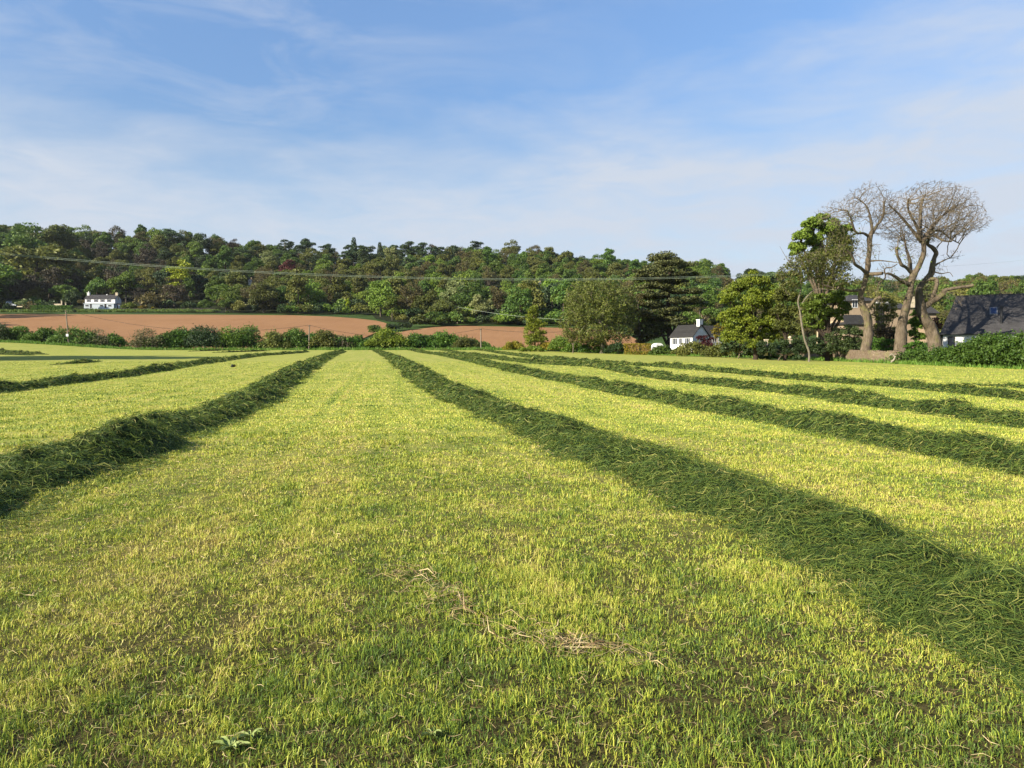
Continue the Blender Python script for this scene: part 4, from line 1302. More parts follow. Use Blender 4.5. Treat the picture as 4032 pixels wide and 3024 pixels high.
# middle bare tree: the main domed crown
B = [
    ([(*z1(700, 1560), 27), (*z1(720, 1300), 23), (*z1(755, 1080), 18), (*z1(815, 860), 15), (*z1(850, 720), 12), (*z1(860, 610), 14), (*z1(890, 520), 15), (*z1(935, 440), 12), (*z1(985, 340), 10.5), (*z1(1030, 230), 9.5), (*z1(1040, 130), 10), (*z1(1030, 40), 12), (*z2(1340, 780), 12)], None),
    ([(*z1(880, 520), 9), (*z1(850, 440), 8), (*z1(842, 340), 7.5), (*z1(820, 250), 6), (*z1(790, 150), 5), (*z1(770, 50), 4), (*z2(1150, 780), 3.5)], [0, .5, 1, 1.5, 2, 2.5, 3]),
    ([(*z1(850, 470), 8), (*z1(790, 410), 7), (*z1(720, 370), 6.5), (*z1(690, 300), 6), (*z1(660, 230), 5.5), (*z1(650, 150), 7), (*z1(655, 120), 7)], [0, -.5, -1, -1.2, -1.4, -1.4, -1.4]),
    ([(*z1(850, 660), 9), (*z1(760, 620), 8), (*z1(690, 580), 7), (*z1(620, 530), 7), (*z1(540, 495), 5), (*z1(485, 490), 4), (*z1(490, 420), 3), (*z1(580, 405), 2.4), (*z1(660, 360), 1.5)], [0, -.6, -1, -1.5, -2, -2.2, -2.2, -2.4, -2.5]),
    ([(*z1(490, 490), 3.5), (*z1(480, 570), 3), (*z1(400, 630), 2.5), (*z1(370, 740), 1.3)], [-2.2] * 4),
    ([(*z2(1340, 780), 8), (*z2(1230, 640), 6), (*z2(1130, 520), 5), (*z2(1050, 430), 4), (*z2(950, 340), 3)], None),
    ([(*z2(1340, 780), 8), (*z2(1310, 640), 6), (*z2(1190, 400), 5), (*z2(1195, 260), 3.5)], [0, -.5, -1.2, -2]),
    ([(*z2(1350, 770), 8), (*z2(1340, 560), 7), (*z2(1345, 380), 6), (*z2(1370, 250), 4)], [0, .8, 1.5, 2]),
    ([(*z2(1360, 770), 8), (*z2(1460, 640), 6), (*z2(1560, 520), 5), (*z2(1690, 420), 4), (*z2(1780, 350), 3)], [0, .5, 1, 1.4, 1.6]),
    ([(*z2(1380, 770), 7), (*z2(1500, 720), 5), (*z2(1620, 780), 4), (*z2(1720, 795), 2.5)], [0, -1, -1.5, -2]),
    ([(*z2(1400, 740), 5), (*z2(1560, 650), 4), (*z2(1700, 750), 3), (*z2(1830, 820), 1.8)], [0, .5, 1, 1]),
]
big_tree('bare_tree', 'tall bare old tree in the middle with the widest domed crown of fine twigs', YT, B,
         [(*z2(1440, 600), 208, 172, 62, 11000, .2, 0), (*z2(1130, 800), 60, 55, 60, 900, 0, 0), (*z1(760, 640), 60, 40, 60, 420, .2, -1), (*z1(900, 250), 45, 45, 60, 300, .1, .5), (*z1(500, 480), 45, 40, 50, 300, .1, -2)], 52, ivy=500, step=.40)
# left bare tree
Cc = [
    ([(*z1(215, 1570), 22), (*z1(245, 1400), 21), (*z1(245, 1200), 17), (*z1(215, 1050), 17), (*z1(160, 930), 15), (*z1(140, 800), 12), (*z1(190, 660), 10), (*z1(220, 520), 10), (*z1(245, 380), 10.5), (*z1(255, 230), 10), (*z1(265, 110), 10), (*z2(705, 760), 11), (*z2(740, 660), 8)], None),
    ([(*z1(260, 980), 7), (*z1(310, 910), 6.5), (*z1(360, 850), 6), (*z1(430, 830), 6)], [-.5, -1, -1.3, -1.5]),
    ([(*z2(700, 730), 7), (*z2(630, 690), 5), (*z2(550, 690), 5), (*z2(515, 640), 5), (*z2(490, 560), 4.5), (*z2(470, 490), 3.5), (*z2(430, 410), 2.5)], [0, -.5, -1, -1.2, -1.4, -1.6, -2]),
    ([(*z2(740, 660), 6), (*z2(725, 540), 5), (*z2(695, 410), 4.5), (*z2(650, 330), 3), (*z2(560, 260), 2)], [0, .5, .5, 1, 1]),
    ([(*z2(750, 690), 7), (*z2(795, 600), 5.5), (*z2(850, 530), 5), (*z2(885, 430), 5), (*z2(885, 300), 3.5)], None),
    ([(*z1(250, 320), 4), (*z1(400, 310), 3), (*z1(560, 325), 2), (*z1(680, 345), 1.2)], [0, -1, -1.5, -2]),
    ([(*z1(210, 480), 8), (*z1(140, 415), 7), (*z1(60, 360), 6), (*z1(20, 250), 5), (*z1(-60, 160), 3.5)], [0, -1, -2, -2.5, -3]),
    ([(*z1(200, 500), 8), (*z1(330, 500), 8), (*z1(450, 490), 7)], [0, -1, -2]),
    ([(*z1(120, 730), 7), (*z1(0, 740), 6), (*z1(-180, 700), 5.5), (*z1(-300, 690), 5), (*z1(-420, 640), 3)], [0, -1, -1.5, -2, -2.5]),
]
big_tree('bare_tree', 'left one of the bare old trees, slimmer with a crooked trunk rising behind the wall', YT - 1.5, Cc,
         [(*z2(690, 360), 98, 90, 70, 4200, .2, 0), (*z2(330, 470), 85, 60, 50, 1500, .1, -1.5), (*z2(890, 380), 45, 85, 60, 1000, .1, 1), (*z2(640, 900), 60, 40, 60, 600, 0, -1), (*z1(230, 700), 50, 60, 50, 400, .2, -1), (*z1(400, 850), 25, 25, 25, 140, 0, -1.5)], 53, ivy=900, step=.40)


def z3(x, y): return (3000 + .3435 * x, 850 + .3435 * y)


# green leafy chestnut behind, two masses of foliage
def leaf_tree(name, label, px, Y, base_row, lobes_px, n, ls, leaf, seed, trunk_r=.3, wood=None, top_row=None, squash=.85, jit=.7, cat='tree', group=None, zmin=-9, inner=.3):
    """tree with crown lobes given in the photo: (px, py, r_px, depth offset)"""
    rg = np.random.default_rng(seed)
    b = P(px, base_row, Y); b[2] = float(H(b[0], b[1]))
    root = empty(name, tuple(b), label, cat, group)
    lo = []; g2 = Geo()
    cs = []
    if cat != 'tree':
        n = int(n * 1.7)
        lobes_px = list(lobes_px) + [(x, (y + 2 * base_row) / 3, r_ * .9, dy) for x, y, r_, dy in lobes_px] + [(x, base_row - r_ * .3, r_ * .9, dy) for x, y, r_, dy in lobes_px]
    for (x, y, r_, dy) in lobes_px:
        c = P(x, y, Y + dy) - b; R = r_ / FPX * Y
        cs.append((c, R))
        lo.append((c, R * .62))
        for k in range(7):
            d = unit(rg, 1)[0]
            lo.append((c + d * R * .62, R * rg.uniform(.3, .48)))
    g = Geo(); leafy(g, lo, n, ls, rg, squash=squash, jit=jit, zmin=zmin, inner=inner)
    g.build('crown', leaf, root)
    if cs:
        top = max(cs, key=lambda q: q[0][2])[0]
        mid = np.mean([c for c, r_ in cs], axis=0)
        fork = np.array([mid[0] * .4, mid[1] * .4, max(.8, mid[2] * .45)])
        tube(g2, [(0, 0, -.4), fork * .5 + rg.normal(0, .1, 3), fork, mid * .6 + top * .4], [trunk_r * 1.2, trunk_r, trunk_r * .85, trunk_r * .35], 9, 4, .12)
        for c, R in cs:
            tube(g2, [fork, (fork + c) / 2 + rg.normal(0, R * .12, 3), c, c + (c - fork) / (np.linalg.norm(c - fork) + .01) * R * .7], [trunk_r * .6, trunk_r * .4, trunk_r * .25, .02], 6, 3, .08)
            for k in range(6):
                d = unit(rg, 1)[0]
                tube(g2, [c, c + d * R * .5, c + d * R * .95 + rg.normal(0, R * .1, 3)], [trunk_r * .2, trunk_r * .1, .012], 4, 2)
    g2.build('trunk', wood or M_BARK, root, smooth=True)
    return root


leaf_tree('chestnut_tree', 'bright green leafy chestnut behind the left bare tree', 3235, 113, 1370,
          [(3200, 895, 45, 0), (3150, 935, 45, -1), (3200, 960, 50, 1), (3265, 905, 52, 0), (3310, 940, 48, 1), (3330, 900, 30, 1), (3140, 985, 38, 0), (3200, 1010, 42, 0), (3290, 990, 48, 1), (3230, 860, 35, 0), (3320, 1000, 40, 1)], 31920, 0.28, F_FRESH, 61, .45)
leaf_tree('chestnut_tree', 'low leafy chestnut bough in full leaf below the grey half bare tree', 3265, 108, 1370,
          [(3230, 1190, 42, 0), (3290, 1180, 45, -.5), (3330, 1215, 34, -1), (3240, 1235, 42, -.5), (3300, 1240, 30, -1), (3190, 1215, 38, 0), (3180, 1265, 34, 0), (3220, 1280, 30, 0)], 12600, 0.25, F_FRESH, 62, .5, M_DARKBARK)
# half-leafed grey tree in front, leaning slim trunk
D_ = [
    ([(*z3(540, 1560), 7), (*z3(490, 1420), 6), (*z3(460, 1260), 5.5), (*z3(440, 1120), 5), (*z3(415, 980), 4.5), (*z3(440, 880), 4), (*z3(450, 780), 3.5), (*z3(430, 640), 3), (*z3(420, 520), 2.2)], None),
    ([(*z3(450, 820), 2.5), (*z3(380, 850), 2), (*z3(300, 910), 1.4)], None),
    ([(*z3(450, 760), 3.5), (*z3(560, 720), 3), (*z3(700, 690), 2.5), (*z3(800, 620), 1.8)], [0, .5, 1, 1]),
    ([(*z3(460, 1000), 3), (*z3(560, 880), 2.6), (*z3(650, 840), 2.2), (*z3(850, 850), 2)], [0, -.3, -.5, -.5]),
    ([(*z3(440, 700), 2.5), (*z3(330, 560), 2), (*z3(250, 430), 1.3), (*z3(205, 350), .7)], None),
]
big_tree('half_bare_tree', 'grey half leafed tree with a slim pale leaning trunk in front of the stone wall', 101.0, [([(a_, b_, c_ * .72) for a_, b_, c_ in p_], q_) for p_, q_ in D_],
         [(*z3(480, 560), 75, 50, 60, 900, .1, 0), (*z3(760, 560), 95, 70, 70, 1300, .1, 1), (*z3(330, 700), 60, 50, 60, 500, .1, 0), (*z3(850, 740), 80, 40, 40, 500, .1, .5), (*z3(900, 330), 70, 70, 60, 600, .1, 2)], 54, leaf=F_OLIVE, nleaf=9500, ls=.21, step=.38, wood=M_SLIM, dkill=.55, dinf=6)
# field maple group left of it
leaf_tree('maple_tree', 'dense yellow green tree right of the white cottage', 2975, 112, 1370,
          [(2905, 1130, 48, 0), (2870, 1180, 45, -1), (2960, 1110, 50, 0), (3010, 1120, 48, 1), (2890, 1240, 55, -1), (2960, 1190, 60, -2), (3030, 1190, 55, 0), (2940, 1270, 55, -2), (3020, 1270, 55, -1), (2880, 1300, 45, -1), (2990, 1320, 40, -1), (3060, 1240, 45, 0), (3050, 1310, 35, 0), (2925, 1330, 36, -1.5), (2870, 1335, 32, -1), (2965, 1350, 32, -2), (3020, 1345, 32, -1), (2840, 1255, 30, 0)], 31500, 0.22, F_MAPLE, 63, .35, M_DARKBARK, jit=.85, inner=.4)
leaf_tree('ash_tree', 'thin olive tree with dark slanting stems between the maple and the grey tree', 3090, 109, 1375,
          [(3080, 1160, 42, 0), (3060, 1230, 42, 0), (3110, 1240, 40, 0), (3080, 1290, 40, 0), (3120, 1180, 40, .5), (3135, 1300, 34, 0)], 8820, 0.20, F_OLIVE, 64, .25, M_DARKBARK, jit=.95, inner=.5)
# olive bare-limbed tree
def z4(x, y): return (2000 + .226 * x, 1180 + .226 * y)


E_ = [
    ([(*z4(1640, 830), 10), (*z4(1640, 640), 9), (*z4(1640, 480), 8), (*z4(1600, 340), 6), (*z4(1560, 240), 4.5), (*z4(1575, 170), 4), (*z4(1540, 110), 3.5), (*z4(1500, 60), 2.5), (2325, 1150, 2)], None),
    ([(*z4(1640, 420), 6), (*z4(1650, 310), 4), (*z4(1690, 180), 3), (*z4(1725, 40), 2.4), (2400, 1140, 1.6)], [0, .3, .6, 1, 1]),
    ([(*z4(1630, 520), 5), (*z4(1500, 420), 3.5), (*z4(1380, 430), 3), (*z4(1270, 540), 2.4), (*z4(1200, 580), 1.6)], [0, -1, -1.5, -2, -2]),
    ([(*z4(1650, 600), 5), (*z4(1800, 630), 4), (*z4(1900, 580), 3), (*z4(2070, 600), 2)], [0, -1, -2, -2.5]),
    ([(*z4(1600, 400), 4), (*z4(1400, 300), 3), (*z4(1200, 260), 2.4), (*z4(1080, 150), 1.6)], [0, .5, 1, 1]),
    ([(*z4(1650, 560), 5), (*z4(1780, 400), 3.5), (*z4(1880, 330), 2.5), (*z4(1920, 200), 2)], [0, .5, 1.5, 2]),
]
big_tree('olive_brown_tree', 'wide olive brown tree with pale twisted bare limbs left of the cedar', 160.0, E_,
         [(2350, 1200, 135, 110, 140, 2600, .15, 0), (2260, 1270, 65, 60, 80, 600, .1, -1), (2450, 1230, 70, 80, 110, 700, .1, 1), (2330, 1315, 105, 30, 45, 900, .1, -1.5), (2430, 1310, 70, 30, 45, 500, .1, -1)], 55, leaf=F_OLIVE, nleaf=24000, ls=.30, step=.6, wood=M_PALEBARK, twig=M_TWIG, dkill=.95, dinf=8, rtip=.016)
leaf_tree('twiggy_tree', 'small pinkish brown twiggy tree at the left foot of the olive brown tree', 2255, 158, 1360,
          [(2230, 1310, 26, 0), (2265, 1315, 26, 0), (2290, 1325, 24, 0), (2250, 1335, 20, 0)], 1890, 0.15, F_BUD, 66, .12, M_TWIG, jit=1.0, inner=.6)
leaf_tree('brown_tree', 'reddish brown twiggy tree squeezed between the olive brown tree and the cedar', 2520, 168, 1370,
          [(2510, 1180, 42, 0), (2530, 1240, 45, 0), (2500, 1290, 42, 0), (2540, 1320, 38, 0), (2490, 1230, 38, 0), (2520, 1345, 30, 0)], 9660, 0.22, F_BUD, 67, .3, M_TWIG, jit=.95, inner=.5)


# cedar: level plates of needles on a dark trunk
def cedar(px, Y, base_row, plates, label, seed):
    rg = np.random.default_rng(seed)
    b = P(px, base_row, Y); b[2] = float(H(b[0], b[1]))
    root = empty('cedar_tree', tuple(b), label, 'tree')
    g = Geo(); gt = Geo()
    k_ = Y / FPX
    tr = [P(x, y, Y) - b for x, y in ((2650, 1360), (2640, 1320), (2625, 1270), (2632, 1200), (2628, 1130), (2622, 1060), (2625, 1005))]
    tube(gt, [np.array([0, 0, -.5])] + tr[1:], np.array([17, 14, 11, 9, 7, 5, 2]) * k_, 10, 4, .12)
    for x, y in ((2655, 1290), (2600, 1300)):
        q = P(x, y, Y - 1) - b
        tube(gt, [(0, 0, .5), q, P(x + (x - 2628) * 1.2, y - 60, Y - 1.5) - b], [.35, .28, .12], 7, 3, .1)
    for (x0, x1, y, th) in plates:
        xc = (x0 + x1) / 2
        rx = (x1 - x0) / 2 * k_
        c = P(xc, y, Y) - b
        nl = int(8 + rx * 3.0)
        zt = c[2]
        tz = np.array([t_[2] for t_ in tr]); tx = np.array([t_[0] for t_ in tr])
        tx0 = np.interp(zt, tz, tx)
        for i in range(nl):
            a = rg.uniform(0, 2 * pi); q = math.sqrt(rg.uniform(.02, 1))
            cc = c + np.array([math.cos(a) * q * rx, math.sin(a) * q * min(rx, 6.0), rg.normal(0, th * k_ * .35) - .05 * q * rx])
            R = rg.uniform(.55, 1.2)
            n = 130
            d = unit(rg, n); d[:, 2] *= .45
            Pp = cc + d * R * rg.uniform(.55, 1.1, n)[:, None] * np.array([1.35, 1.35, 1])
            V, F = quads_at(Pp, unit(rg, n) + np.array([0, 0, .9]), .30 * rg.uniform(.6, 1.4, n), rg, 1.5)
            g.add(V, F)
            if i % 3 == 0:
                o_ = np.array([tx0, 0, zt - .12 * rx])
                tube(gt, [o_, o_ * .5 + cc * .5 + np.array([0, 0, -.2]), cc + np.array([0, 0, -.15])], [.16, .10, .03], 5, 3, .08)
    gt.build('trunk', M_DARKBARK, root, smooth=True)
    g.build('crown', F_CEDAR, root)
    return root


cedar(2640, 170, 1365, [(2560, 2700, 1010, 14), (2545, 2735, 1040, 14), (2490, 2745, 1065, 14), (2480, 2745, 1085, 12), (2560, 2700, 1105, 10), (2520, 2650, 1125, 12), (2600, 2760, 1145, 10), (2500, 2620, 1160, 14), (2570, 2790, 1180, 12), (2500, 2600, 1195, 14), (2590, 2720, 1215, 12),
                        (2500, 2650, 1235, 16), (2560, 2700, 1255, 12), (2520, 2720, 1272, 12), (2490, 2620, 1290, 16), (2500, 2600, 1315, 16)],
      'very dark cedar with level plates of foliage behind the white cottage', 71)
leaf_tree('garden_tree', 'dark green tree filling the gap between the cedar and the cottage roof', 2740, 215, 1330,
          [(2700, 1200, 45, 0), (2760, 1190, 45, 0), (2720, 1250, 45, 0), (2790, 1230, 45, 0), (2810, 1180, 40, 0)], 8820, 0.33, F_MID, 72, .4)
leaf_tree('columnar_tree', 'narrow bushy green tree standing before the right ploughed field', 2105, 176, 1365,
          [(2100, 1240, 34, 0), (2095, 1270, 38, 0), (2125, 1285, 34, 0), (2085, 1300, 36, 0), (2120, 1320, 38, 0), (2090, 1335, 38, 0), (2105, 1212, 24, 0), (2125, 1345, 34, 0)], 10920, 0.21, F_MAPLE, 73, .22, jit=.85, inner=.4)
leaf_tree('garden_sapling', 'small golden green sapling at the right end of the white cottage', 2822, 150, 1365,
          [(2825, 1285, 14, 0), (2815, 1305, 16, 0), (2835, 1310, 16, 0), (2822, 1325, 15, 0), (2845, 1295, 13, 0)], 3150, 0.15, F_GOLD, 74, .09, M_PALEBARK)
leaf_tree('copper_shrub', 'dark red leaved shrub against the cottage gable', 2775, 148, 1368,
          [(2755, 1335, 16, 0), (2778, 1330, 16, 0), (2798, 1335, 15, 0), (2770, 1348, 16, 0), (2795, 1350, 14, 0)], 3570, 0.15, F_COPPER, 75, .1, cat='shrub')
# garden behind the wall
leaf_tree('garden_shrub', 'tall olive shrub between the left and middle bare trunks', 3478, 109, 1385,
          [(3470, 1210, 26, 0), (3500, 1225, 26, 0), (3455, 1245, 28, 0), (3490, 1265, 30, 0), (3520, 1250, 24, 0), (3465, 1285, 28, 0), (3440, 1215, 26, 0), (3515, 1205, 26, 0), (3480, 1190, 24, 0), (3450, 1310, 28, 0), (3520, 1300, 26, 0)], 7560, 0.17, F_OLIVE, 76, .15, cat='shrub')
leaf_tree('garden_shrub', 'dull red brown shrub below the tall olive shrub', 3490, 107.5, 1390,
          [(3470, 1300, 24, 0), (3500, 1305, 24, 0), (3480, 1330, 26, 0), (3515, 1325, 22, 0)], 3990, 0.16, F_BROWN, 77, .12, cat='shrub')
leaf_tree('conifer_shrub', 'dark drooping conifer between the middle and the leaning trunk', 3605, 109, 1390,
          [(3605, 1235, 20, 0), (3595, 1265, 24, 0), (3615, 1290, 26, 0), (3598, 1320, 26, 0), (3625, 1330, 22, 0)], 5460, 0.17, F_HEDGE, 78, .15, cat='tree')
leaf_tree('copper_shrub', 'dark red shrub peeping out right of the leaning trunk', 3680, 108, 1395,
          [(3680, 1265, 20, 0), (3690, 1285, 20, 0), (3670, 1290, 18, 0), (3685, 1310, 18, 0), (3680, 1340, 18, 0)], 3150, 0.16, F_COPPER, 79, .1, cat='shrub')
leaf_tree('holly_bush', 'large dark holly bush behind the wall left of the left bare trunk', 3310, 106, 1385,
          [(3270, 1330, 30, 0), (3310, 1310, 36, 0), (3350, 1300, 34, 0), (3380, 1320, 30, 0), (3290, 1355, 30, 0), (3340, 1350, 34, 0), (3385, 1355, 26, 0)], 12600, 0.16, F_DARK, 80, .2, cat='bush')
leaf_tree('laurel_bush', 'mid green bush right of the left bare trunk, low behind the wall', 3460, 105.5, 1395,
          [(3435, 1350, 26, 0), (3470, 1350, 28, 0), (3505, 1355, 26, 0), (3450, 1375, 24, 0)], 5460, 0.15, F_HEDGE, 81, .12, cat='bush')
leaf_tree('garden_bush', 'green bush at the foot of the conifer between the trunks', 3600, 103.5, 1395,
          [(3570, 1365, 22, 0), (3600, 1358, 24, 0), (3630, 1365, 22, 0)], 4200, 0.15, F_HEDGE, 82, .1, cat='bush')
leaf_tree('garden_bush', 'dark undergrowth bush below the maple and the thin olive tree', 3060, 106, 1390,
          [(3000, 1360, 24, 0), (3040, 1365, 24, 0), (3090, 1360, 26, 0), (3130, 1355, 24, 0), (3165, 1350, 24, 0), (3205, 1345, 24, 0), (3230, 1360, 22, 0)], 8820, 0.16, F_DARK, 83, .1, cat='bush')

leaf_tree('garden_bush', 'dark laurel bush under the left side of the dense maple, right of the cottage', 2900, 118, 1385,
          [(2850, 1335, 22, 0), (2890, 1325, 26, 0), (2930, 1330, 26, 0), (2965, 1335, 26, 0), (3000, 1340, 24, 0)], 4200, .24, F_DARK, 84, .1, cat='bush')
leaf_tree('garden_tree', 'shaded green tree between the cottage roof and the dense maple', 2850, 190, 1350,
          [(2840, 1240, 34, 0), (2875, 1265, 36, 0), (2850, 1290, 34, 0), (2890, 1300, 34, 0), (2900, 1220, 30, 0)], 4200, .34, F_MID, 85, .3)
# ---------------------------------------------------------------- right-hand field edge: brambles, hedges
BR = [(1985, 2065, 1346, 181, F_GOLD, 'low hedge with yellow tips right of the last telegraph pole'),
      (2040, 2140, 1362, 172, F_MAPLE, 'weedy tuft of brambles below the narrow bushy tree'),
      (2110, 2190, 1347, 176, F_GOLD, 'second low yellow tipped hedge just right of the narrow bushy tree'),
      (2170, 2240, 1327, 170, F_FRESH, 'bright green elder bush below the pink brown twiggy tree'),
      (2215, 2310, 1345, 166, F_HEDGE, 'broad dark bramble bush under the twiggy tree'),
      (2290, 2400, 1338, 160, F_HEDGE, 'taller bramble bush below the olive brown tree'),
      (2390, 2470, 1350, 155, F_DARK, 'dark shaded bramble bush at the foot of the olive brown tree'),
      (2560, 2680, 1364, 140, F_MID, 'low brambles below the white shed'),
      (2650, 2800, 1350, 136, F_OLIVE, 'tangled bramble bank in front of the white cottage'),
      (2770, 2910, 1352, 128, F_OLIVE, 'bramble bank below the golden sapling'),
      (2890, 3030, 1360, 121, F_MID, 'bramble bank below the dense maple'),
      (3000, 3140, 1370, 114, F_DARK, 'dark bramble patch at the left end of the stone wall')]
for i, (x0, x1, top, Y, lf, lab) in enumerate(BR):
    hedge_bush('bramble_bush', x0, x1, top, Y, None, lf, lab, 4200, .24, 400 + i, depth=1.3, upright=.4)
# golden clipped hedge
def clipped(name, x0, x1, top, Y, leaf, label, n, ls, seed, depth=.9):
    rg = np.random.default_rng(seed)
    a, b = G(x0, Y), G(x1, Y); zt = P((x0 + x1) / 2, top, Y)[2]
    c = (a + b) / 2; w_ = (b[0] - a[0]) / 2; h_ = zt - c[2]
    C = np.stack([rg.uniform(-w_, w_, n), rg.uniform(-depth, depth, n), rg.uniform(-.2, h_, n)], 1)
    f = rg.integers(0, 3, n)
    C[f == 0, 1] = -depth + rg.normal(0, .06, (f == 0).sum()); C[f == 1, 2] = h_ + rg.normal(0, .06, (f == 1).sum())
    V, F = quads_at(C, unit(rg, n) + np.array([0, -.6, .6]), ls * rg.uniform(.6, 1.3, n), rg, 1.2)
    g = Geo(); g.add(V, F)
    return tag(g.build(name, leaf, loc=tuple(c)), label, 'hedge')


clipped('clipped_hedge', 2455, 2560, 1355, 150, F_GOLD, 'golden yellow clipped hedge between the olive brown tree and the white shed', 2600, .2, 90, .8)

# the big wild hedge on the right
rg = np.random.default_rng(91)
g = Geo(); lo = []
hp = [(3500, 1408, 97), (3560, 1385, 94), (3640, 1368, 90), (3720, 1360, 86), (3790, 1350, 83), (3850, 1320, 81), (3920, 1308, 79), (3990, 1312, 77), (4060, 1305, 75), (4160, 1300, 72), (4300, 1290, 68)]
for k in np.arange(0, len(hp) - 1, .09):
    i = int(k); f = k - i
    px, top, Y = [hp[i][j] * (1 - f) + hp[i + 1][j] * f for j in range(3)]
    q = G(px, Y); zt = P(px, top, Y)[2]; h_ = max(.5, (zt - q[2]) * 1.08)
    for _ in range(2):
        lo.append((np.array([q[0] + rg.normal(0, .35), q[1] + rg.uniform(-1.3, .6), q[2] + rg.uniform(.05, .3) * h_]), h_ * rg.uniform(.2, .3)))
    for _ in range(4):
        r_ = h_ * rg.uniform(.22, .36)
        lo.append((np.array([q[0] + rg.normal(0, .35), q[1] + rg.uniform(-1.2, 1.3), q[2] + rg.uniform(.2, max(.3, 1 - r_ / h_)) * h_]), r_))
leafy(g, lo, 40000, .19, rg, zmin=-5, jit=.85, inner=.25)
for _ in range(420):
    c0, r0 = lo[rg.integers(len(lo))]
    d = unit(rg, 1)[0]; d[2] = abs(d[2]) + .5; d /= np.linalg.norm(d)
    kk = 9
    C = c0 + d * r0 * .7 + d * np.linspace(0, rg.uniform(.3, .8), kk)[:, None] + rg.normal(0, .05, (kk, 3))
    V, F = quads_at(C, unit(rg, kk), .14, rg, 1.5); g.add(V, F)
tag(g.build('wild_hedge', F_WILD), 'tall overgrown hedge in front of the dark roofed house at the right edge', 'hedge')

# fallen dead branch by the wall
g = Geo()
yb = 92.5
tube(g, [P(x, y, yb) for x, y in ((3508, 1425), (3516, 1420), (3524, 1408), (3519, 1400), (3512, 1395), (3500, 1402))], [.13, .12, .11, .09, .07, .04], 7, 4, .1)
tube(g, [P(x, y, yb - .2) for x, y in ((3522, 1410), (3527, 1402), (3520, 1418), (3512, 1424))], [.07, .06, .05, .03], 6, 4, .1)
tag(g.build('dead_branch', M_PALEBARK, smooth=True), 'crooked pale dead branch standing in the grass at the right end of the wall', 'branch')
# ---------------------------------------------------------------- buildings
M_WHITE = plain('white_render_wall', (.74, .74, .71), .85, .2, 1.5, .12)
M_TAN = plain('tan_stone_wall', (.34, .26, .175), .9, .1, 2.5, .25, .01)
M_STONE_TRIM = plain('pale_stone_trim', (.55, .47, .33), .9, .1, 2.0, .2)
M_GLASS = plain('window_glass', (.020, .026, .034), .08, .6, 1.0, .3)
M_FRAME = plain('white_window_frame', (.70, .71, .70), .5, .3, 2, .08)
M_DARKWOOD = plain('dark_door', (.022, .018, .015), .6, .3, 3, .3)
M_SHUTTER = plain('dark_shutter', (.09, .08, .10), .6, .3, 3, .3)
M_METAL = plain('black_flue_metal', (.012, .012, .013), .45, .5, 3, .3)
M_GREYBLUE = plain('grey_blue_wall', (.46, .52, .56), .8, .2, 1.5, .12)  # grey-blue wall tone of the porch and outhouse


def slate_mat(name, c):
    m, t, o = nt(name)
    tcn = N(t, 'ShaderNodeTexCoord')
    br = N(t, 'ShaderNodeTexBrick')
    br.inputs['Scale'].default_value = 1.0; br.inputs['Brick Width'].default_value = .42; br.inputs['Row Height'].default_value = .24
    br.inputs['Mortar Size'].default_value = .012; br.inputs['Bias'].default_value = 0
    sx_ = N(t, 'ShaderNodeSeparateXYZ'); t.links.new(tcn.outputs['Object'], sx_.inputs[0])
    cb = N(t, 'ShaderNodeCombineXYZ')
    t.links.new(math_(t, 'ADD', sx_.outputs[0], math_(t, 'MULTIPLY', sx_.outputs[1], .0)), cb.inputs[0]); t.links.new(sx_.outputs[2], cb.inputs[1])
    t.links.new(cb.outputs[0], br.inputs['Vector'])
    br.inputs['Color1'].default_value = (*[x * 1.12 for x in c], 1); br.inputs['Color2'].default_value = (*[x * .82 for x in c], 1); br.inputs['Mortar'].default_value = (*[x * .4 for x in c], 1)
    v, g = pos(t)
    ml = noise(t, v, .8, 5, .65)
    col = mix(t, ramp(t, ml, [(.5, 0.0), (.75, .5)]), br.outputs['Color'], tuple(x * 1.35 for x in c))
    surf(t, o, col, .85, .15, bump=br.outputs['Fac'], bdist=.02, bstr=.4)
    return m


M_SLATE = slate_mat('dark_slate_roof', (.052, .050, .050))
M_SLATE2 = slate_mat('mossy_slate_roof', (.035, .034, .032))


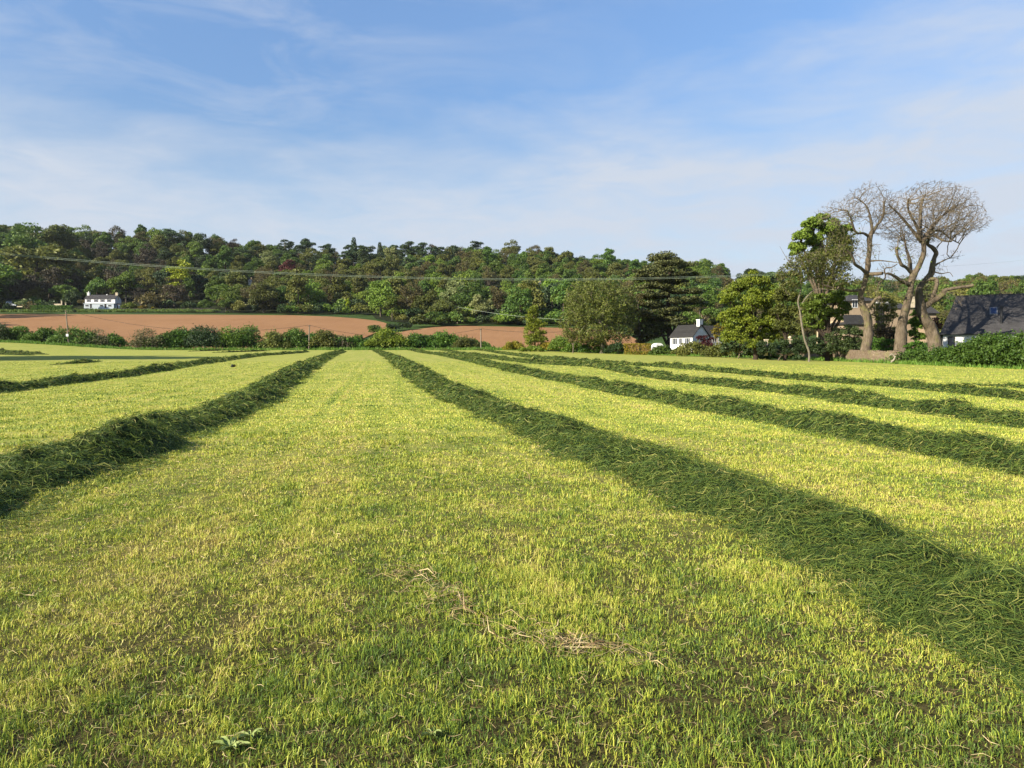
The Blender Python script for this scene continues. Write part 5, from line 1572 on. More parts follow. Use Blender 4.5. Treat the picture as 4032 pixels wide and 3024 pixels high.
class House:
    """parts of a building in local axes: x along the front, y away from the viewer, z up"""
    def __init__(s, name, loc, rz, label, cat='house'):
        s.root = empty(name, tuple(loc), label, cat, rz=rz)

    def part(s, name, mat, boxes, parent=None, extra=None, label=None):
        g = Geo()
        for b in boxes: g.add(*box(*b))
        if extra:
            for V, F in extra: g.add(V, F)
        o = g.build(name, mat, parent or s.root)
        if label: o['label'] = label
        return o

    def gable_walls(s, mat, x0, x1, y0, y1, z0, ze, zr, axis='x'):
        """walls with two gables; ridge along x or y"""
        if axis == 'x':
            ym = (y0 + y1) / 2
            sec = [(y0, z0), (y1, z0), (y1, ze), (ym, zr), (y0, ze)]
            V = [(x0, y, z) for y, z in sec] + [(x1, y, z) for y, z in sec]
        else:
            xm = (x0 + x1) / 2
            sec = [(x0, z0), (x1, z0), (x1, ze), (xm, zr), (x0, ze)]
            V = [(x, y0, z) for x, z in sec] + [(x, y1, z) for x, z in sec]
        g = Geo(); V = np.array(V)
        g.add(V, np.array([[0, 1, 6, 5], [1, 2, 7, 6], [2, 3, 8, 7], [3, 4, 9, 8], [4, 0, 5, 9]]))
        g.add(V, np.array([[0, 4, 3, 2, 1], [5, 6, 7, 8, 9]]))
        return g.build('wall', mat, s.root)

    def roof(s, mat, x0, x1, y0, y1, ze, zr, axis='x', over=.3, th=.16, hip=(0, 0)):
        """two thick slopes (optionally hipped ends when the ridge runs along x)"""
        g = Geo()
        if axis == 'x':
            ym = (y0 + y1) / 2; sl = (zr - ze) / (ym - y0)
            for yo, sgn in ((y0 - over, 1), (y1 + over, -1)):
                zo = ze - over * sl
                B = np.array([(x0 - over, yo, zo), (x1 + over, yo, zo), (x1 + over - hip[1], ym, zr), (x0 - over + hip[0], ym, zr)])
                T = B + np.array([0, 0, th])
                g.add(np.vstack([B, T]), np.array([[0, 3, 2, 1], [4, 5, 6, 7], [0, 1, 5, 4], [1, 2, 6, 5], [2, 3, 7, 6], [3, 0, 4, 7]]))
            for k, (xe, h, sg) in enumerate(((x0 - over, hip[0], 1), (x1 + over, -hip[1], -1))):
                if h:
                    zo = ze - over * sl
                    B = np.array([(xe, y0 - over, zo), (xe, y1 + over, zo), (xe + h, ym, zr)])
                    g.add(np.vstack([B, B + np.array([0, 0, th])]), np.array([[0, 1, 2], [3, 5, 4]]))
        else:
            xm = (x0 + x1) / 2; sl = (zr - ze) / (xm - x0)
            for xo in (x0 - over, x1 + over):
                zo = ze - over * sl
                B = np.array([(xo, y0 - over, zo), (xo, y1 + over, zo), (xm, y1 + over, zr), (xm, y0 - over, zr)])
                T = B + np.array([0, 0, th])
                g.add(np.vstack([B, T]), np.array([[0, 3, 2, 1], [4, 5, 6, 7], [0, 1, 5, 4], [1, 2, 6, 5], [2, 3, 7, 6], [3, 0, 4, 7]]))
        return g.build('roof', mat, s.root)

    def window(s, x, z, w_, h_, y, axis='y', bars=1, frame=M_FRAME, parent=None):
        """frame with mullions standing 2 cm proud of the wall face at local y (front) or local x (side); the pane is a sub-part"""
        f = .07
        def bb(a0, a1, d0, d1, b0, b1):
            return (a0, a1, d0, d1, b0, b1) if axis == 'y' else (d0, d1, a0, a1, b0, b1)
        bs = [bb(x - w_ / 2, x - w_ / 2 + f, y - .05, y + .05, z, z + h_), bb(x + w_ / 2 - f, x + w_ / 2, y - .05, y + .05, z, z + h_),
              bb(x - w_ / 2 + f, x + w_ / 2 - f, y - .05, y + .05, z, z + f), bb(x - w_ / 2 + f, x + w_ / 2 - f, y - .05, y + .05, z + h_ - f, z + h_)]
        for k in range(bars):
            xx = x - w_ / 2 + w_ * (k + 1) / (bars + 1)
            bs.append(bb(xx - .03, xx + .03, y - .045, y + .045, z + f, z + h_ - f))
        fr = s.part('window', frame, bs, parent)
        s.part('pane', M_GLASS, [bb(x - w_ / 2 + f, x + w_ / 2 - f, y - .02, y + .02, z + f, z + h_ - f)], fr)
        return fr


# white farmhouse on the far left (depth 440 m)
YH = 440
k_ = YH / FPX
p0 = P(394, 1212, YH)
hs = House('farmhouse', p0, 0.0, 'long white two storey farmhouse with a slate roof below the wood on the left')
Lh = 118 * k_ / 2
hs.gable_walls(M_WHITE, -Lh, Lh, 0, 7, -1.5, 5.2, 7.6)
rf = hs.roof(M_SLATE, -Lh, Lh, 0, 7, 5.25, 7.55)
hs.part('chimney', M_WHITE, [(-Lh - .25, -Lh + 1.0, 2.8, 4.2, 5, 8.8), (-Lh - .35, -Lh + 1.1, 2.7, 4.3, 8.8, 9.0), (-Lh + .1, -Lh + .4, 3.3, 3.7, 9.0, 9.7)], rf)
hs.part('chimney', M_STONE_TRIM, [(Lh - 1.2, Lh + .15, 2.8, 4.2, 5, 8.7), (Lh - 1.3, Lh + .25, 2.7, 4.3, 8.7, 8.95)], rf)
hs.part('chimney', M_WHITE, [(Lh - 6.6, Lh - 6.0, 3.2, 3.8, 7, 8.0)], rf)
for px in (350, 379, 404, 430):
    x = (px - 394) * k_
    wn = hs.window(x, 3.3, 1.3, 1.55, -.03, bars=1)
    hs.part('shutter', M_SHUTTER, [(x - 1.2, x - .7, -.06, -.012, 3.2, 4.95)]); hs.part('shutter', M_SHUTTER, [(x + .7, x + 1.2, -.06, -.012, 3.2, 4.95)])
hs.part('porch', M_GREYBLUE, [(-Lh + .3, Lh + .1, -1.6, -.1, -1.5, 2.2), (-Lh + .1, Lh + .3, -1.9, -.1, 2.2, 2.45)], label='grey blue lean-to porch along the ground floor')
for px, ww in ((349, 1.9), (405, 1.8), (438, 1.9)):
    hs.window((px - 394) * k_, .55, ww, 1.15, -1.63, bars=2)
for px in (364, 421):
    hs.part('door', M_DARKWOOD, [((px - 394) * k_ - .5, (px - 394) * k_ + .5, -1.66, -1.55, -.2, 2.0)])
# lean-to right of the farmhouse
q = P(463, 1212, YH)
sh = House('outhouse', q, 0.0, 'small blue grey outhouse at the right end of the white farmhouse', 'shed')
sh.gable_walls(M_GREYBLUE, -1.1, 1.1, 0, 3, -1.5, 1.7, 2.5)
sh.roof(M_SLATE, -1.1, 1.1, 0, 3, 1.72, 2.5, over=.15, th=.1)
sh.part('door', M_DARKWOOD, [(-.4, .4, -.05, -.01, -.3, 1.5)])


def low_wall(name, mat, x0, x1, Y, row, h, label, th=.5, cap=None):
    a, b = G(x0, Y), G(x1, Y)
    zt = P((x0 + x1) / 2, row, Y)[2]
    g = Geo()
    n = max(2, int((b[0] - a[0]) / 1.2))
    for i in range(n):
        xa = a[0] + (b[0] - a[0]) * i / n; xb = a[0] + (b[0] - a[0]) * (i + 1) / n
        g.add(*box(xa - .002, xb, Y, Y + th, zt - h, zt + .05 * math.sin(i * 2.3)))
    o = g.build(name, mat)
    return tag(o, label, 'wall')


M_DARKSTONE = plain('dark_garden_stone', (.055, .05, .04), .95, .1, 1.5, .45)
low_wall('garden_wall', M_DARKSTONE, 455, 850, 431, 1214, 2.2, 'long dark retaining wall of the garden right of the farmhouse')
low_wall('garden_wall', M_STONE_TRIM, 196, 243, 434, 1196, .9, 'short pale stone garden wall left of the dark bushy tree')
for px in (243, 259):
    a = P(px, 1190, 434)
    g = Geo(); g.add(*box(-.28, .28, -.28, .28, -1.6, 1.1)); g.add(*box(-.36, .36, -.36, .36, 1.1, 1.25))
    tag(g.build('gate_pillar', M_STONE_TRIM, loc=tuple(a)), 'pale stone gate pillar ' + ('left' if px < 250 else 'right') + ' of the garden gap beside the dark bushy tree', 'pillar', 'pale gate pillars')
clipped('clipped_hedge', 128, 292, 1204, 424, F_HEDGE, 'long clipped dark hedge left of the farmhouse, above the ploughed field', 4200, .5, 95, 1.2)
for px, top, lf, lab in ((512, 1190, F_MAPLE, 'rounded yellow green bush in the garden right of the farmhouse'),
                         (536, 1200, F_GOLD, 'low bright yellow flowering bush in the farmhouse garden, left one'),
                         (570, 1202, F_GOLD, 'low bright yellow flowering bush in the farmhouse garden, middle one'),
                         (616, 1203, F_GOLD, 'low bright yellow flowering bush in the farmhouse garden, right one'),
                         (600, 1150, F_BUD, 'brown green bush behind the yellow flowering bushes'),
                         (650, 1170, F_DARK, 'dark bush at the right end of the farmhouse garden'),
                         (750, 1185, F_DARK, 'dark bush beyond the farmhouse garden at the foot of the lime tree'),
                         (810, 1180, F_MID, 'green bush between the lime tree and the ploughed field corner'),
                         (102, 1179, F_GREY, 'pale grey green mound like bush right of the parked cars'),
                         (200, 1180, F_DARK, 'dark bush behind the short pale garden wall')):
    plant_px('garden_bush', 'bush', lf, px, 436, top, lab, 1.15, cat='bush')
# rough bank below the garden: tall grass and scrub
a = [(G(x, 420)[0], 420 - (x > 700) * 6) for x in (-120, 200, 500, 850)]
tufts('bank_grass', a, 12, 15000, 1.1, F_MID, 'dark rough grass bank between the garden and the ploughed field', 96, .35)
for i, px in enumerate(range(300, 900, 46)):
    plant_px('bank_bush', 'bush', [F_DARK, F_MID, F_OLIVE][i % 3], px, 419 - (px > 700) * 5, 1219 + 5 * (i % 2), 'low dark bush on the bank above the left ploughed field', 1.5, cat='bush', group='bushes on the bank below the farmhouse')


# parked cars at the far left
def car(px, row, Y, rz, paint, label, van=False):
    b = P(px, row, Y)
    root = empty('parked_car', tuple(b), label, 'car', 'cars parked below the wood', rz)
    L, W_ = 4.3, 1.75
    if van: sec = [(-2.15, .3), (2.15, .3), (2.2, .8), (1.9, 1.05), (1.35, 1.15), (.9, 1.95), (-2.1, 1.95), (-2.2, .9)]
    else: sec = [(-2.1, .3), (2.1, .3), (2.18, .62), (2.0, .82), (1.05, .92), (.45, 1.42), (-1.2, 1.46), (-1.95, 1.0), (-2.15, .85)]
    n = len(sec)
    V = [(x, -W_ / 2 * (1 if z < 1.0 else .84), z) for x, z in sec] + [(x, W_ / 2 * (1 if z < 1.0 else .84), z) for x, z in sec]
    g = Geo(); V = np.array(V)
    g.add(V, np.array([[i, (i + 1) % n, (i + 1) % n + n, i + n] for i in range(n)]))
    g.add(V, np.array([list(range(n))[::-1], list(range(n, 2 * n))]))
    g.build('body', paint, root)
    g = Geo()
    zz = (1.15, 1.75) if van else (.98, 1.36)
    for s_ in (-1, 1):
        y = s_ * W_ / 2 * .93
        x0_, x1_ = (-1.9, 1.0) if van else (-1.5, .75)
        yb, yt = s_ * (W_ / 2 * .965 + .02), s_ * (W_ / 2 * .86 + .02)
        g.add(np.array([(x0_, yb, zz[0]), (x1_, yb, zz[0]), (x1_ - .4, yt, zz[1]), (x0_ + .35, yt, zz[1])]), np.array([[0, 1, 2, 3]]))
    g.build('side_window', M_GLASS, root)
    for sx in (-1.35, 1.35):
        for sy in (-1, 1):
            gw = Geo(); tube(gw, [(sx, sy * .88 - .1, .32), (sx, sy * .88 + .1, .32)], [.32, .32], 14)
            th = np.arange(14) * 2 * pi / 14
            for yy in (-.1, .1):
                gw.add(np.stack([sx + .32 * np.cos(th), np.full(14, sy * .88 + yy), .32 + .32 * np.sin(th)], 1), np.arange(14)[None, :])
            gw.build('wheel', M_METAL, root)
    return root


C_WHITE = plain('white_car_paint', (.75, .77, .80), .25, .5, .5, .02)
C_BLUE = plain('dark_blue_car_paint', (.035, .045, .09), .25, .5, .5, .05)
C_SILVER = plain('silver_car_paint', (.36, .38, .41), .3, .5, .5, .05, metal=.4)
car(49, 1206, 430, .12, C_WHITE, 'white hatchback in front of the other parked cars at the far left')
car(32, 1203, 436, -.3, C_BLUE, 'dark blue car behind the white hatchback')
car(42, 1195, 441, .4, C_SILVER, 'silver car in the back row of the parked cars')
car(66, 1194, 443, -.2, C_WHITE, 'white car in the back row, right of the silver one')
car(74, 1198, 438, .5, C_SILVER, 'small silver car nearest the pale mound like bush')
low_wall('garden_wall', M_STONE_TRIM, 71, 93, 428, 1205, .6, 'very short cream wall just right of the white hatchback')

# half hidden white houses in the wood
for px, row, Y, hw, label in ((1728, 1052, 590, 1.2, 'white house gable peeping out below the bare silvery skyline tree'),
                              (984, 1106, 500, 1.0, 'tiny white house gable among the trees right of the lime tree'),
                              (2127, 1124, 470, 1.5, 'small white house showing between trees above the right ploughed field'),
                              (2630, 1130, 470, 2.4, 'white house with a brick chimney seen through the cedar')):
    b = P(px, row, Y)
    hh = House('white_house', b, .25, label)
    hh.gable_walls(M_WHITE, -hw, hw, 0, 6, -4, .6, .6 + hw * .8, 'y')
    r2 = hh.roof(M_SLATE, -hw, hw, 0, 6, .65, .65 + hw * .8, 'y', .2, .14)
    hh.part('chimney', M_TAN, [(hw * .3, hw * .3 + .7, 2.2, 2.9, .5, 1.6 + hw)], r2)
    hh.window(0, -.9, .9, 1.1, -.03)

# white cottage (depth about 150 m)
YC = 150.0; kc = YC / FPX
b = P(2727, 1362, YC)
ct = House('cottage', b, math.radians(-33), 'white cottage with a dark slate roof and white gable chimney beside the cedar', 'house')
# gable end faces the viewer's right; local x runs along the gable, y along the ridge (away to the left)
ct.root.rotation_euler = (0, 0, math.radians(38))
Wg, Ld, ze, zr = 5.2, 5.6, 1.85, 4.15
ct.gable_walls(M_WHITE, 0, Wg, 0, Ld, -1.2, ze, zr, 'y')
rf = ct.roof(M_SLATE2, 0, Wg, 0, Ld, ze + .04, zr, 'y', .22, .14)
ct.part('chimney', M_WHITE, [(Wg / 2 - .5, Wg / 2 + .5, .0, .75, zr - .7, zr + .95), (Wg / 2 - .58, Wg / 2 + .58, -.08, .83, zr + .95, zr + 1.1)], rf)
g = Geo(); tube(g, [(Wg / 2, .4, zr + 1.1), (Wg / 2, .4, zr + 3.0)], [.03, .02], 5); tube(g, [(Wg / 2 - .5, .4, zr + 2.7), (Wg / 2 + .5, .4, zr + 2.75)], [.02, .02], 4)
for i in range(5): tube(g, [(Wg / 2 - .4 + .2 * i, .15, zr + 2.72), (Wg / 2 - .4 + .2 * i, .65, zr + 2.72)], [.012, .012], 4)
g.build('aerial', M_METAL, ct.root)
for y_, w_ in ((1.2, 1.3), (2.9, 1.0), (4.4, 1.3)):
    ct.window(y_, .35, w_, 1.25, -.03, axis='x', bars=2)
ct.part('drainpipe', M_FRAME, [(-.12, -.04, .12, .2, -.6, ze - .15)])
# back wing
b2 = P(2800, 1330, 158)
wg = House('cottage', b2, math.radians(20), 'grey roofed back wing of the cottage right of the chimney', 'house')
wg.gable_walls(M_WHITE, -2.2, 3.2, 0, 5, -2.4, .6, 2.5)
wg.roof(M_SLATE2, -2.2, 3.2, 0, 5, .64, 2.5, over=.2, th=.14)
wg.window(.8, -.9, 1.1, 1.1, -.03)

# small arched white shed
b = P(2596, 1368, 150)
sd2 = House('garden_shed', b, math.radians(10), 'little white round topped shed with a dark opening beside the golden hedge', 'shed')
g = Geo(); th = np.linspace(0, pi, 11); R_ = .82
sec = [(-R_, -.5)] + [(-R_ * math.cos(a), .25 + .62 * math.sin(a)) for a in th] + [(R_, -.5)]
V = np.array([(x, 0, z) for x, z in sec] + [(x, 2.2, z) for x, z in sec]); n = len(sec)
g.add(V, np.array([[i, i + 1, i + 1 + n, i + n] for i in range(n - 1)]))
g.add(V, np.array([list(range(n))[::-1], list(range(n, 2 * n))]))
g.build('shell', M_WHITE, sd2.root)
sd2.part('door', M_DARKWOOD, [(-.38, .38, -.05, -.01, -.3, .35)])

# dark roofed house at the right edge
YD = 114.0
eL = P(3700, 1316, YD); RZ = math.radians(-29)
dh = House('slate_house', (eL[0], eL[1], eL[2]), RZ, 'white walled house with a large dark slate roof and black flue at the right edge', 'house')
Lr = 24.0; Dr = 15.0; rise = 5.9
ex_ = (math.cos(RZ), math.sin(RZ)); ey_ = (-math.sin(RZ), math.cos(RZ))


def along(px, y):
    """local x on this house that appears at photo column px for a point y metres back from the eave"""
    k = (px - 2016) / FPX
    return (k * (eL[1] + ey_[1] * y) - eL[0] - ey_[0] * y) / (ex_[0] - k * ex_[1])


dh.part('wall', M_WHITE, [(.45, Lr, .45, Dr - .45, -4.2, .05)])
rf = dh.roof(M_SLATE, .3, Lr, .3, Dr - .3, .10, rise, over=.3, th=.18, hip=(2.2, 0))
dh.part('ridge_tiles', M_METAL, [(2.3, Lr + .3, Dr / 2 - .14, Dr / 2 + .14, rise + .10, rise + .26)])
dh.part('gutter', M_METAL, [(-.02, Lr, -.12, -.02, -.10, .03)])
sl = (rise - .1) / (Dr / 2 - .3)
fy_ = 1.9; fx_ = along(3939, fy_); fz_ = .28 + (fy_ - .3) * sl
g = Geo(); tube(g, [(fx_, fy_, fz_ - .2), (fx_, fy_, fz_ + 2.1)], [.17, .17], 12); tube(g, [(fx_, fy_, fz_ + 2.1), (fx_, fy_, fz_ + 2.45)], [.24, .24], 12)
g.add(np.stack([fx_ + .24 * np.cos(np.arange(12) * pi / 6), fy_ + .24 * np.sin(np.arange(12) * pi / 6), np.full(12, fz_ + 2.45)], 1), np.arange(12)[None, :])
g.build('flue', M_METAL, rf, smooth=False)
def slope_box(x0, x1, y0, y1, h0, h1):
    V = []
    for h in (h0, h1):
        for x, y in ((x0, y0), (x1, y0), (x1, y1), (x0, y1)):
            V.append((x, y - h * .57, .28 + (y - .3) * sl + h * .82))
    return np.array(V), np.array([(0, 3, 2, 1), (4, 5, 6, 7), (0, 1, 5, 4), (1, 2, 6, 5), (2, 3, 7, 6), (3, 0, 4, 7)])
sky_ = 4.2; sx0 = along(3908, sky_)
g = Geo(); g.add(*slope_box(sx0 - .5, sx0 + .5, sky_ - .7, sky_ + .7, 0, .09))
skl = g.build('skylight', plain('skylight_frame', (.16, .16, .165), .5, .4, 2, .1), rf)
g = Geo(); g.add(*slope_box(sx0 - .36, sx0 + .36, sky_ - .54, sky_ + .54, .091, .11)); g.build('pane', plain('blue_sky_glass', (.02, .035, .09), .12, .6, 1, .1), skl)
dxx = along(3744, .4)
dr_ = dh.part('door', M_DARKWOOD, [(dxx - .45, dxx + .45, .40, .44, -2.6, -.32)])
dh.part('pane', M_GLASS, [(dxx - .33, dxx + .33, .37, .398, -2.0, -.5)], dr_)
dh.part('lintel', M_FRAME, [(dxx - .6, dxx + .6, .38, .44, -.31, -.14)])
dh.window(along(3850, .4), -1.7, 1.4, 1.2, .42, bars=1)

# tan stone house half hidden behind the trees (depth about 140 m)
YT2 = 140.0; kt = YT2 / FPX
def L_(px, row): return ((px - 3480) * kt, EYE + (1426 - row) * kt)
b0 = np.array([(3480 - 2016) * kt, YT2, 0.0])
th_ = House('stone_house', b0, 0.0, 'large tan stone house half hidden behind the bare trees', 'house')
gx0, gz0 = L_(3325, 1262); gx1, _ = L_(3400, 1262)
_, zt_ = L_(0, 1190)
th_.part('wall', M_TAN, [(L_(3335, 0)[0], L_(3445, 0)[0], 0, 8, 0, L_(0, 1186)[1]), (L_(3445, 0)[0] + .003, L_(3640, 0)[0], 1.5, 9, 0, L_(0, 1216)[1])])
th_.roof(M_SLATE, L_(3335, 0)[0], L_(3445, 0)[0], 0, 8, L_(0, 1186)[1] + .05, L_(0, 1158)[1], over=.4, th=.14, hip=(2.3, 2.3))
th_.roof(M_SLATE, L_(3450, 0)[0], L_(3640, 0)[0], 1.5, 9, L_(0, 1214)[1] + .05, L_(0, 1190)[1], over=.2, th=.14)
th_.part('fascia', M_FRAME, [(L_(3452, 0)[0], L_(3545, 0)[0], 4.9, 5.4, L_(0, 1190)[1] + .15, L_(0, 1183)[1] + .1)])
th_.part('chimney', M_STONE_TRIM, [(L_(3484, 0)[0], L_(3507, 0)[0], 5.2, 6.0, L_(0, 1200)[1], L_(0, 1170)[1])])
th_.part('chimney', M_STONE_TRIM, [(L_(3592, 0)[0], L_(3610, 0)[0], 1.0, 1.8, L_(0, 1210)[1], L_(0, 1172)[1]), (L_(3590, 0)[0], L_(3612, 0)[0], .9, 1.9, L_(0, 1172)[1], L_(0, 1167)[1])])
th_.window(*L_(3362, 1212), 1.0, 1.5, -.03)
wn = House('stone_house', P(3668, 1260, 138), 0.0, 'small tan wing with a dark hipped roof right of the leaning bare trunk', 'house')
wn.part('wall', M_TAN, [(-.9, .85, 0, 3, -4, 1.45)])
wn.part('cornerstone', M_FRAME, [(-.92, -.62, -.02, -.001, -.5, 1.4)])
wn.roof(M_SLATE, -.9, .85, 0, 3, 1.5, 2.6, over=.45, th=.1, hip=(.9, .9))
dk = House('garage', P(3365, 1290, 125), math.radians(8), 'low black roofed garage in front of the tan stone house', 'shed')
dk.gable_walls(M_TAN, -1.6, 2.2, 0, 4.5, -2.5, .6, 2.1)
dk.roof(M_SLATE2, -1.6, 2.2, 0, 4.5, .62, 2.1, over=.25, th=.12, hip=(1.2, 0))
bl = House('stone_house', P(3285, 1318, 132), math.radians(-12), 'cream terrace block with a balcony left of the black roofed garage', 'house')
bl.part('wall', plain('cream_wall', (.60, .48, .30), .85, .2, 2, .15), [(-2.0, 2.4, 0, 5, -2, 1.4), (-1.0, 2.4, 2.5, 5, 1.401, 2.4)])
bl.part('balcony', M_STONE_TRIM, [(-2.2, .4, -.7, -.01, 1.05, 1.2), (-2.2, .4, -.7, -.62, 1.7, 1.8), (-2.2, -2.1, -.68, -.6, 1.2, 1.7), (.3, .4, -.68, -.6, 1.2, 1.7), (-1.0, -.9, -.68, -.6, 1.2, 1.7)])
bl.window(1.2, 1.45, .9, .85, 2.46)

# ---------------------------------------------------------------- stone wall along the field
m, t, o = nt('dry_stone_wall')
v, g0 = pos(t)
vo = N(t, 'ShaderNodeTexVoronoi', feature='F1'); vo.inputs['Scale'].default_value = 3.6
ms = N(t, 'ShaderNodeMapping'); ms.inputs['Scale'].default_value = (.75, .75, 1.7); t.links.new(v, ms.inputs['Vector']); t.links.new(ms.outputs['Vector'], vo.inputs['Vector'])
sp_ = N(t, 'ShaderNodeSeparateColor'); t.links.new(vo.outputs['Color'], sp_.inputs[0])
sc_ = ramp(t, sp_.outputs[0], [(0, (.20, .145, .10)), (.5, (.33, .25, .175)), (1, (.44, .35, .26))])
sc_ = mix(t, ramp(t, vo.outputs['Distance'], [(.12, 0.0), (.26, .75)]), sc_, (.10, .075, .05))
sc_ = mix(t, ramp(t, noise(t, v, .7, 4), [(.52, 0.0), (.7, .7)]), sc_, (.17, .16, .07))
surf(t, o, sc_, .95, .1, bump=vo.outputs['Distance'], bdist=.06, bstr=.9)
M_WALL = m
g = Geo()
wl_ = [hit(x, y, 60, 150)[:2] for x, y in ((3105, 1411), (3200, 1416), (3330, 1423), (3440, 1429), (3560, 1433))]
wl_ = np.array(wl_); wl_[:, 1] += .9; print('wall', wl_.round(1).tolist())
n = 90
kx = np.linspace(0, len(wl_) - 1, n)
wx = np.interp(kx, range(len(wl_)), wl_[:, 0]); wy = np.interp(kx, range(len(wl_)), wl_[:, 1])
rg = np.random.default_rng(97)
for i in range(n - 1):
    zb = float(H(wx[i], wy[i])); ht = 1.45 + .07 * vnoise(wx[i] * .6, 0.0) + rg.uniform(-.03, .03)
    a = math.atan2(wy[i + 1] - wy[i], wx[i + 1] - wx[i]); L = math.hypot(wy[i + 1] - wy[i], wx[i + 1] - wx[i])
    V, F = box(-.003 * (i % 2), L, 0, .45, -.5, ht)
    c, s_ = math.cos(a), math.sin(a)
    W2 = np.stack([wx[i] + V[:, 0] * c - V[:, 1] * s_, wy[i] + V[:, 0] * s_ + V[:, 1] * c, V[:, 2] + zb], 1)
    g.add(W2, F)
    for j in range(2):   # upright coping stones
        x0_ = L * (j * .5 + .03); hh = ht + rg.uniform(.06, .2)
        V, F = box(x0_, x0_ + L * .44, .04, .4, ht + .002, hh)
        V[4:, 0] += rg.normal(0, .02, 4)
        W2 = np.stack([wx[i] + V[:, 0] * c - V[:, 1] * s_, wy[i] + V[:, 0] * s_ + V[:, 1] * c, V[:, 2] + zb], 1)
        g.add(W2, F)
tag(g.build('stone_wall', M_WALL), 'pinkish grey dry stone wall below the bare trees at the field edge', 'wall')
# gateposts left of the wall
for px, row, ball, label in ((3110, 1372, True, 'stone gatepost topped with a pale ball behind the dark bramble patch'), (3016, 1372, False, 'plain pale gatepost under the dense maple')):
    b = P(px, row, 107)
    root = empty('gatepost', tuple(b), label, 'gatepost')
    g = Geo(); g.add(*box(-.2, .2, -.2, .2, -1, 1.15)); g.add(*box(-.26, .26, -.26, .26, 1.15, 1.27)); g.build('pillar', M_STONE_TRIM, root)
    if ball:
        g = Geo(); zz = np.linspace(-1, 1, 9)
        tube(g, [(0, 0, 1.5 + .24 * z) for z in zz], np.maximum(.02, .24 * np.sqrt(np.maximum(0, 1 - zz ** 2))), 14); g.build('ball_finial', M_STONE_TRIM, root, smooth=True)

# ---------------------------------------------------------------- telegraph poles and wires
M_POLE = plain('weathered_pole_wood', (.27, .22, .165), .9, .1, 4, .35)
M_WIRE = plain('wire_metal', (.30, .36, .28), .5, .4, 1, .1)
M_WIREDK = plain('dark_wire', (.03, .028, .026), .6, .3, 1, .1)
tops = []
for (x0, y0), (x1, y1), Y, lab, white in (((272, 1376), (259, 1222), 199, 'pale leaning telegraph pole with a small white box on the left', True),
                                          ((1217, 1376), (1218, 1280), 200, 'slim upright telegraph pole in the middle of the far hedge', False),
                                          ((1894, 1378), (1893, 1294), 199, 'slim upright telegraph pole near the gap at the right end of the hedge', False),
                                          ((1801, 1252), (1800, 1208), 325, 'small distant pole standing against the wood above the right ploughed field', False)):
    b = P(x0, y0, Y); b[2] = float(H(b[0], b[1])); tp = P(x1, y1, Y)
    root = empty('telegraph_pole', tuple(b), lab, 'pole', 'telegraph poles')
    d = tp - b
    g = Geo(); tube(g, [(0, 0, -.4), d * .5, d], [.19, .16, .13], 10); g.build('pole', M_POLE, root, smooth=True)
    g = Geo(); tube(g, [d + np.array([-.28, -.15, -.25]), d + np.array([.28, -.15, -.25])], [.05, .05], 6)
    for s_ in (-.24, .24): tube(g, [d + np.array([s_, -.15, -.22]), d + np.array([s_, -.15, -.05])], [.04, .03], 6)
    g.build('insulator_bracket', M_METAL, root)
    if white:
        q = d * .30
        g = Geo(); g.add(*box(q[0] - .3, q[0] + .3, -.42, -.2, q[2] - .32, q[2] + .32)); g.build('junction_box', M_FRAME, root)
    tops.append(tp)


def wire(name, A_, B_, sag, r_, mat, label, group=None):
    A_, B_ = np.asarray(A_, float), np.asarray(B_, float)
    tt = np.linspace(0, 1, 60)
    pts = A_[None] * (1 - tt)[:, None] + B_[None] * tt[:, None]
    pts[:, 2] -= sag * 4 * tt * (1 - tt)
    g = Geo(); tube(g, pts, np.full(60, r_), 5)
    return tag(g.build(name, mat), label, 'wire', group)


# service wire between the hedge poles, sagging
for i in range(2):
    wire('telephone_wire', tops[i], tops[i + 1], 3.2 if i == 0 else 2.6, .035, M_WIREDK, ('sagging dark wire between the leaning pole and the middle pole', 'sagging dark wire between the middle pole and the right pole')[i])
wire('telephone_wire', tops[2], P(2420, 1285, 190), 1.2, .035, M_WIREDK, 'sagging dark wire running right from the right telegraph pole')
wire('telephone_wire', tops[3], P(2300, 1262, 240), 1.0, .04, M_WIRE, 'faint pale wire running right from the small distant pole')
# the long overhead pair
def through(p0, p1, p2):
    """sag of a span p0-p1 that passes the point p2"""
    tq = (p2[0] - p0[0]) / (p1[0] - p0[0])
    return (p0[2] * (1 - tq) + p1[2] * tq - p2[2]) / (4 * tq * (1 - tq))
for k, lab in ((0, 'upper line of the pale overhead pair crossing the whole view'), (5, 'lower line of the pale overhead pair crossing the whole view')):
    a, b, c = P(-420, 955 + k, 96), P(3330, 1062 + k, 112), P(2000, 1095 + k, 105)
    wire('overhead_line', a, b, through(a, b, c), .017, M_WIRE, lab, 'overhead line pair')
wire('overhead_line', P(3330, 1062, 112), P(4500, 960, 118), .9, .008, M_WIRE, 'faint overhead line crossing the sky right of the bare trees')

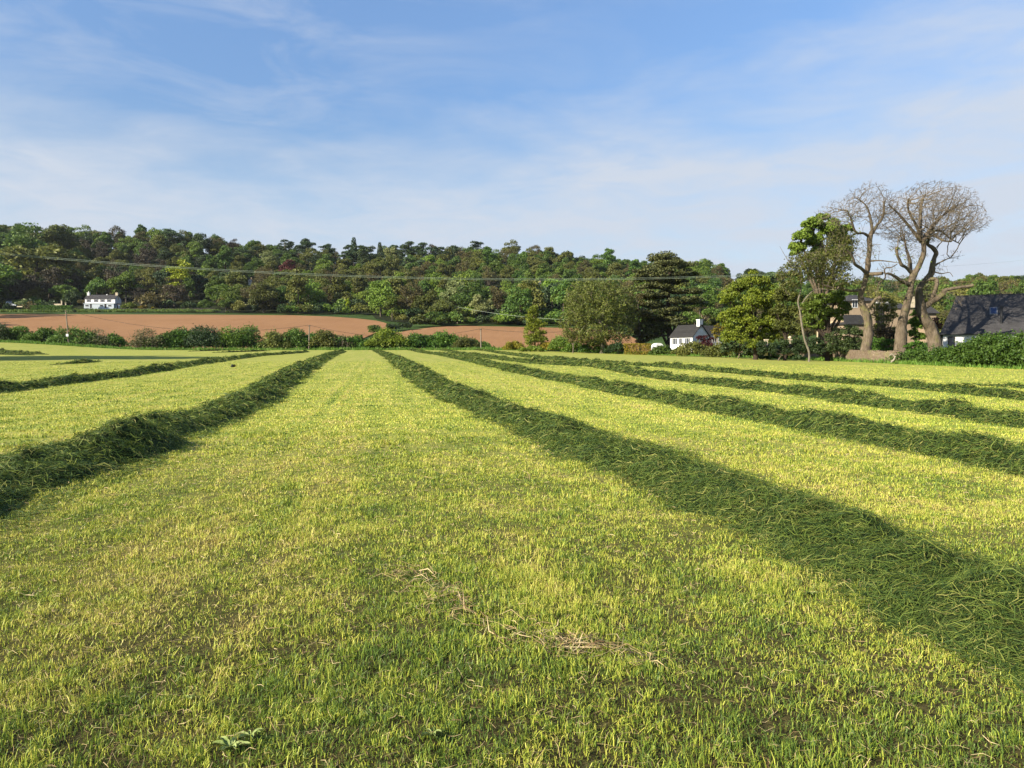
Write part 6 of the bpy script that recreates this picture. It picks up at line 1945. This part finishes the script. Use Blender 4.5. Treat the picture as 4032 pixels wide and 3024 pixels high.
# ---------------------------------------------------------------- bird, weeds
b = P(918, 1443, 60)
bz = float(H(b[0], b[1]))
root = empty('crow', (b[0], b[1], max(b[2], bz + .2)), 'small black crow flying low over the mown field on the left', 'bird', rz=.6)
g = Geo()
tube(g, [(-.20, 0, -.02), (-.12, 0, 0), (0, 0, .01), (.12, 0, .03), (.18, 0, .05), (.22, 0, .05), (.27, 0, .04)], [.012, .05, .07, .055, .04, .035, .006], 10, 3)
for s_ in (-1, 1):
    V = np.array([(.08, .04 * s_, .03), (-.07, .04 * s_, .03), (-.10, .22 * s_, .10), (.09, .24 * s_, .12), (-.02, .44 * s_, .16), (.05, .42 * s_, .17)])
    V2 = V - np.array([0, 0, .012])
    g.add(np.vstack([V, V2]), np.array([[0, 1, 2, 3], [3, 2, 4, 5], [6, 9, 8, 7], [9, 11, 10, 8], [1, 0, 6, 7], [2, 1, 7, 8], [4, 2, 8, 10], [5, 4, 10, 11], [3, 5, 11, 9], [0, 3, 9, 6]]))
g.add(np.array([(-.18, -.02, 0), (-.18, .02, 0), (-.32, .06, -.02), (-.32, -.06, -.02)]), np.array([[0, 1, 2, 3]]))
g.build('body', plain('black_feathers', (.01, .01, .011), .5, .4, 9, .4), root, smooth=True)

m, t, o = nt('weed_leaf')
v, g0 = pos(t)
f = noise(t, v, 30, 3)
surf(t, o, ramp(t, f, [(.35, (.20, .27, .07)), (.65, (.38, .44, .16))]), .7, .15, trans=.2)
M_WEED = m


def weed(px, row, n, L, label, seed, spread=.5):
    rg = np.random.default_rng(seed)
    b = hit(px, row, 1.8, 30)
    g = Geo()
    for i in range(n):
        a = 2 * pi * i / n + rg.normal(0, .25); l = L * rg.uniform(.6, 1.15)
        d = np.array([math.cos(a), math.sin(a), 0]); w_ = np.array([-d[1], d[0], 0]) * l * .16
        up = rg.uniform(.25, .6) * l
        k = 7; ts = np.linspace(0, 1, k)
        mid = np.array([d * l * x + np.array([0, 0, up * math.sin(x * 2.3) * .8 + .01]) for x in ts])
        wd = np.sin(np.clip(ts * .95 + .05, 0, 1) * pi) ** .7 * (1 + .25 * np.sin(ts * 17 + i))
        l_ = mid - w_ * wd[:, None] + np.array([0, 0, .012]); r_ = mid + w_ * wd[:, None] + np.array([0, 0, .012])
        V = np.stack([l_, mid, r_], 1).reshape(-1, 3)
        F = []
        for j in range(k - 1):
            F += [[3 * j, 3 * j + 1, 3 * j + 4, 3 * j + 3], [3 * j + 1, 3 * j + 2, 3 * j + 5, 3 * j + 4]]
        g.add(V, np.array(F))
    b[2] = float(Hf(b[0], b[1]))
    return tag(g.build('weed', M_WEED, loc=tuple(b), smooth=True), label, 'weed', 'broad leaved weeds in the stubble')


weed(905, 2985, 8, .075, 'pale broad leaved weed rosette at the bottom edge left of the middle', 1)
weed(985, 2960, 6, .06, 'smaller pale weed just right of the rosette at the bottom edge', 2)
weed(745, 2790, 4, .035, 'tiny two leaved weed above and left of the bottom rosette', 3)
weed(1700, 2935, 5, .05, 'tiny green weed near the bottom edge in the middle', 4)
weed(3190, 2360, 6, .05, 'small dark leaved weed below the near windrow', 5)
# ---------------------------------------------------------------- air
m, t, o = nt('thin_haze')
pv = N(t, 'ShaderNodeVolumePrincipled'); pv.inputs['Color'].default_value = (.84, .90, .95, 1); pv.inputs['Density'].default_value = .00004
pv.inputs['Anisotropy'].default_value = .3
t.links.new(pv.outputs[0], o.inputs['Volume'])
g = Geo(); g.add(*box(-1000, 900, -70, 2700, -520, 190))
tag(g.build('haze', m), 'thin pale haze in the air', 'haze', kind='stuff')
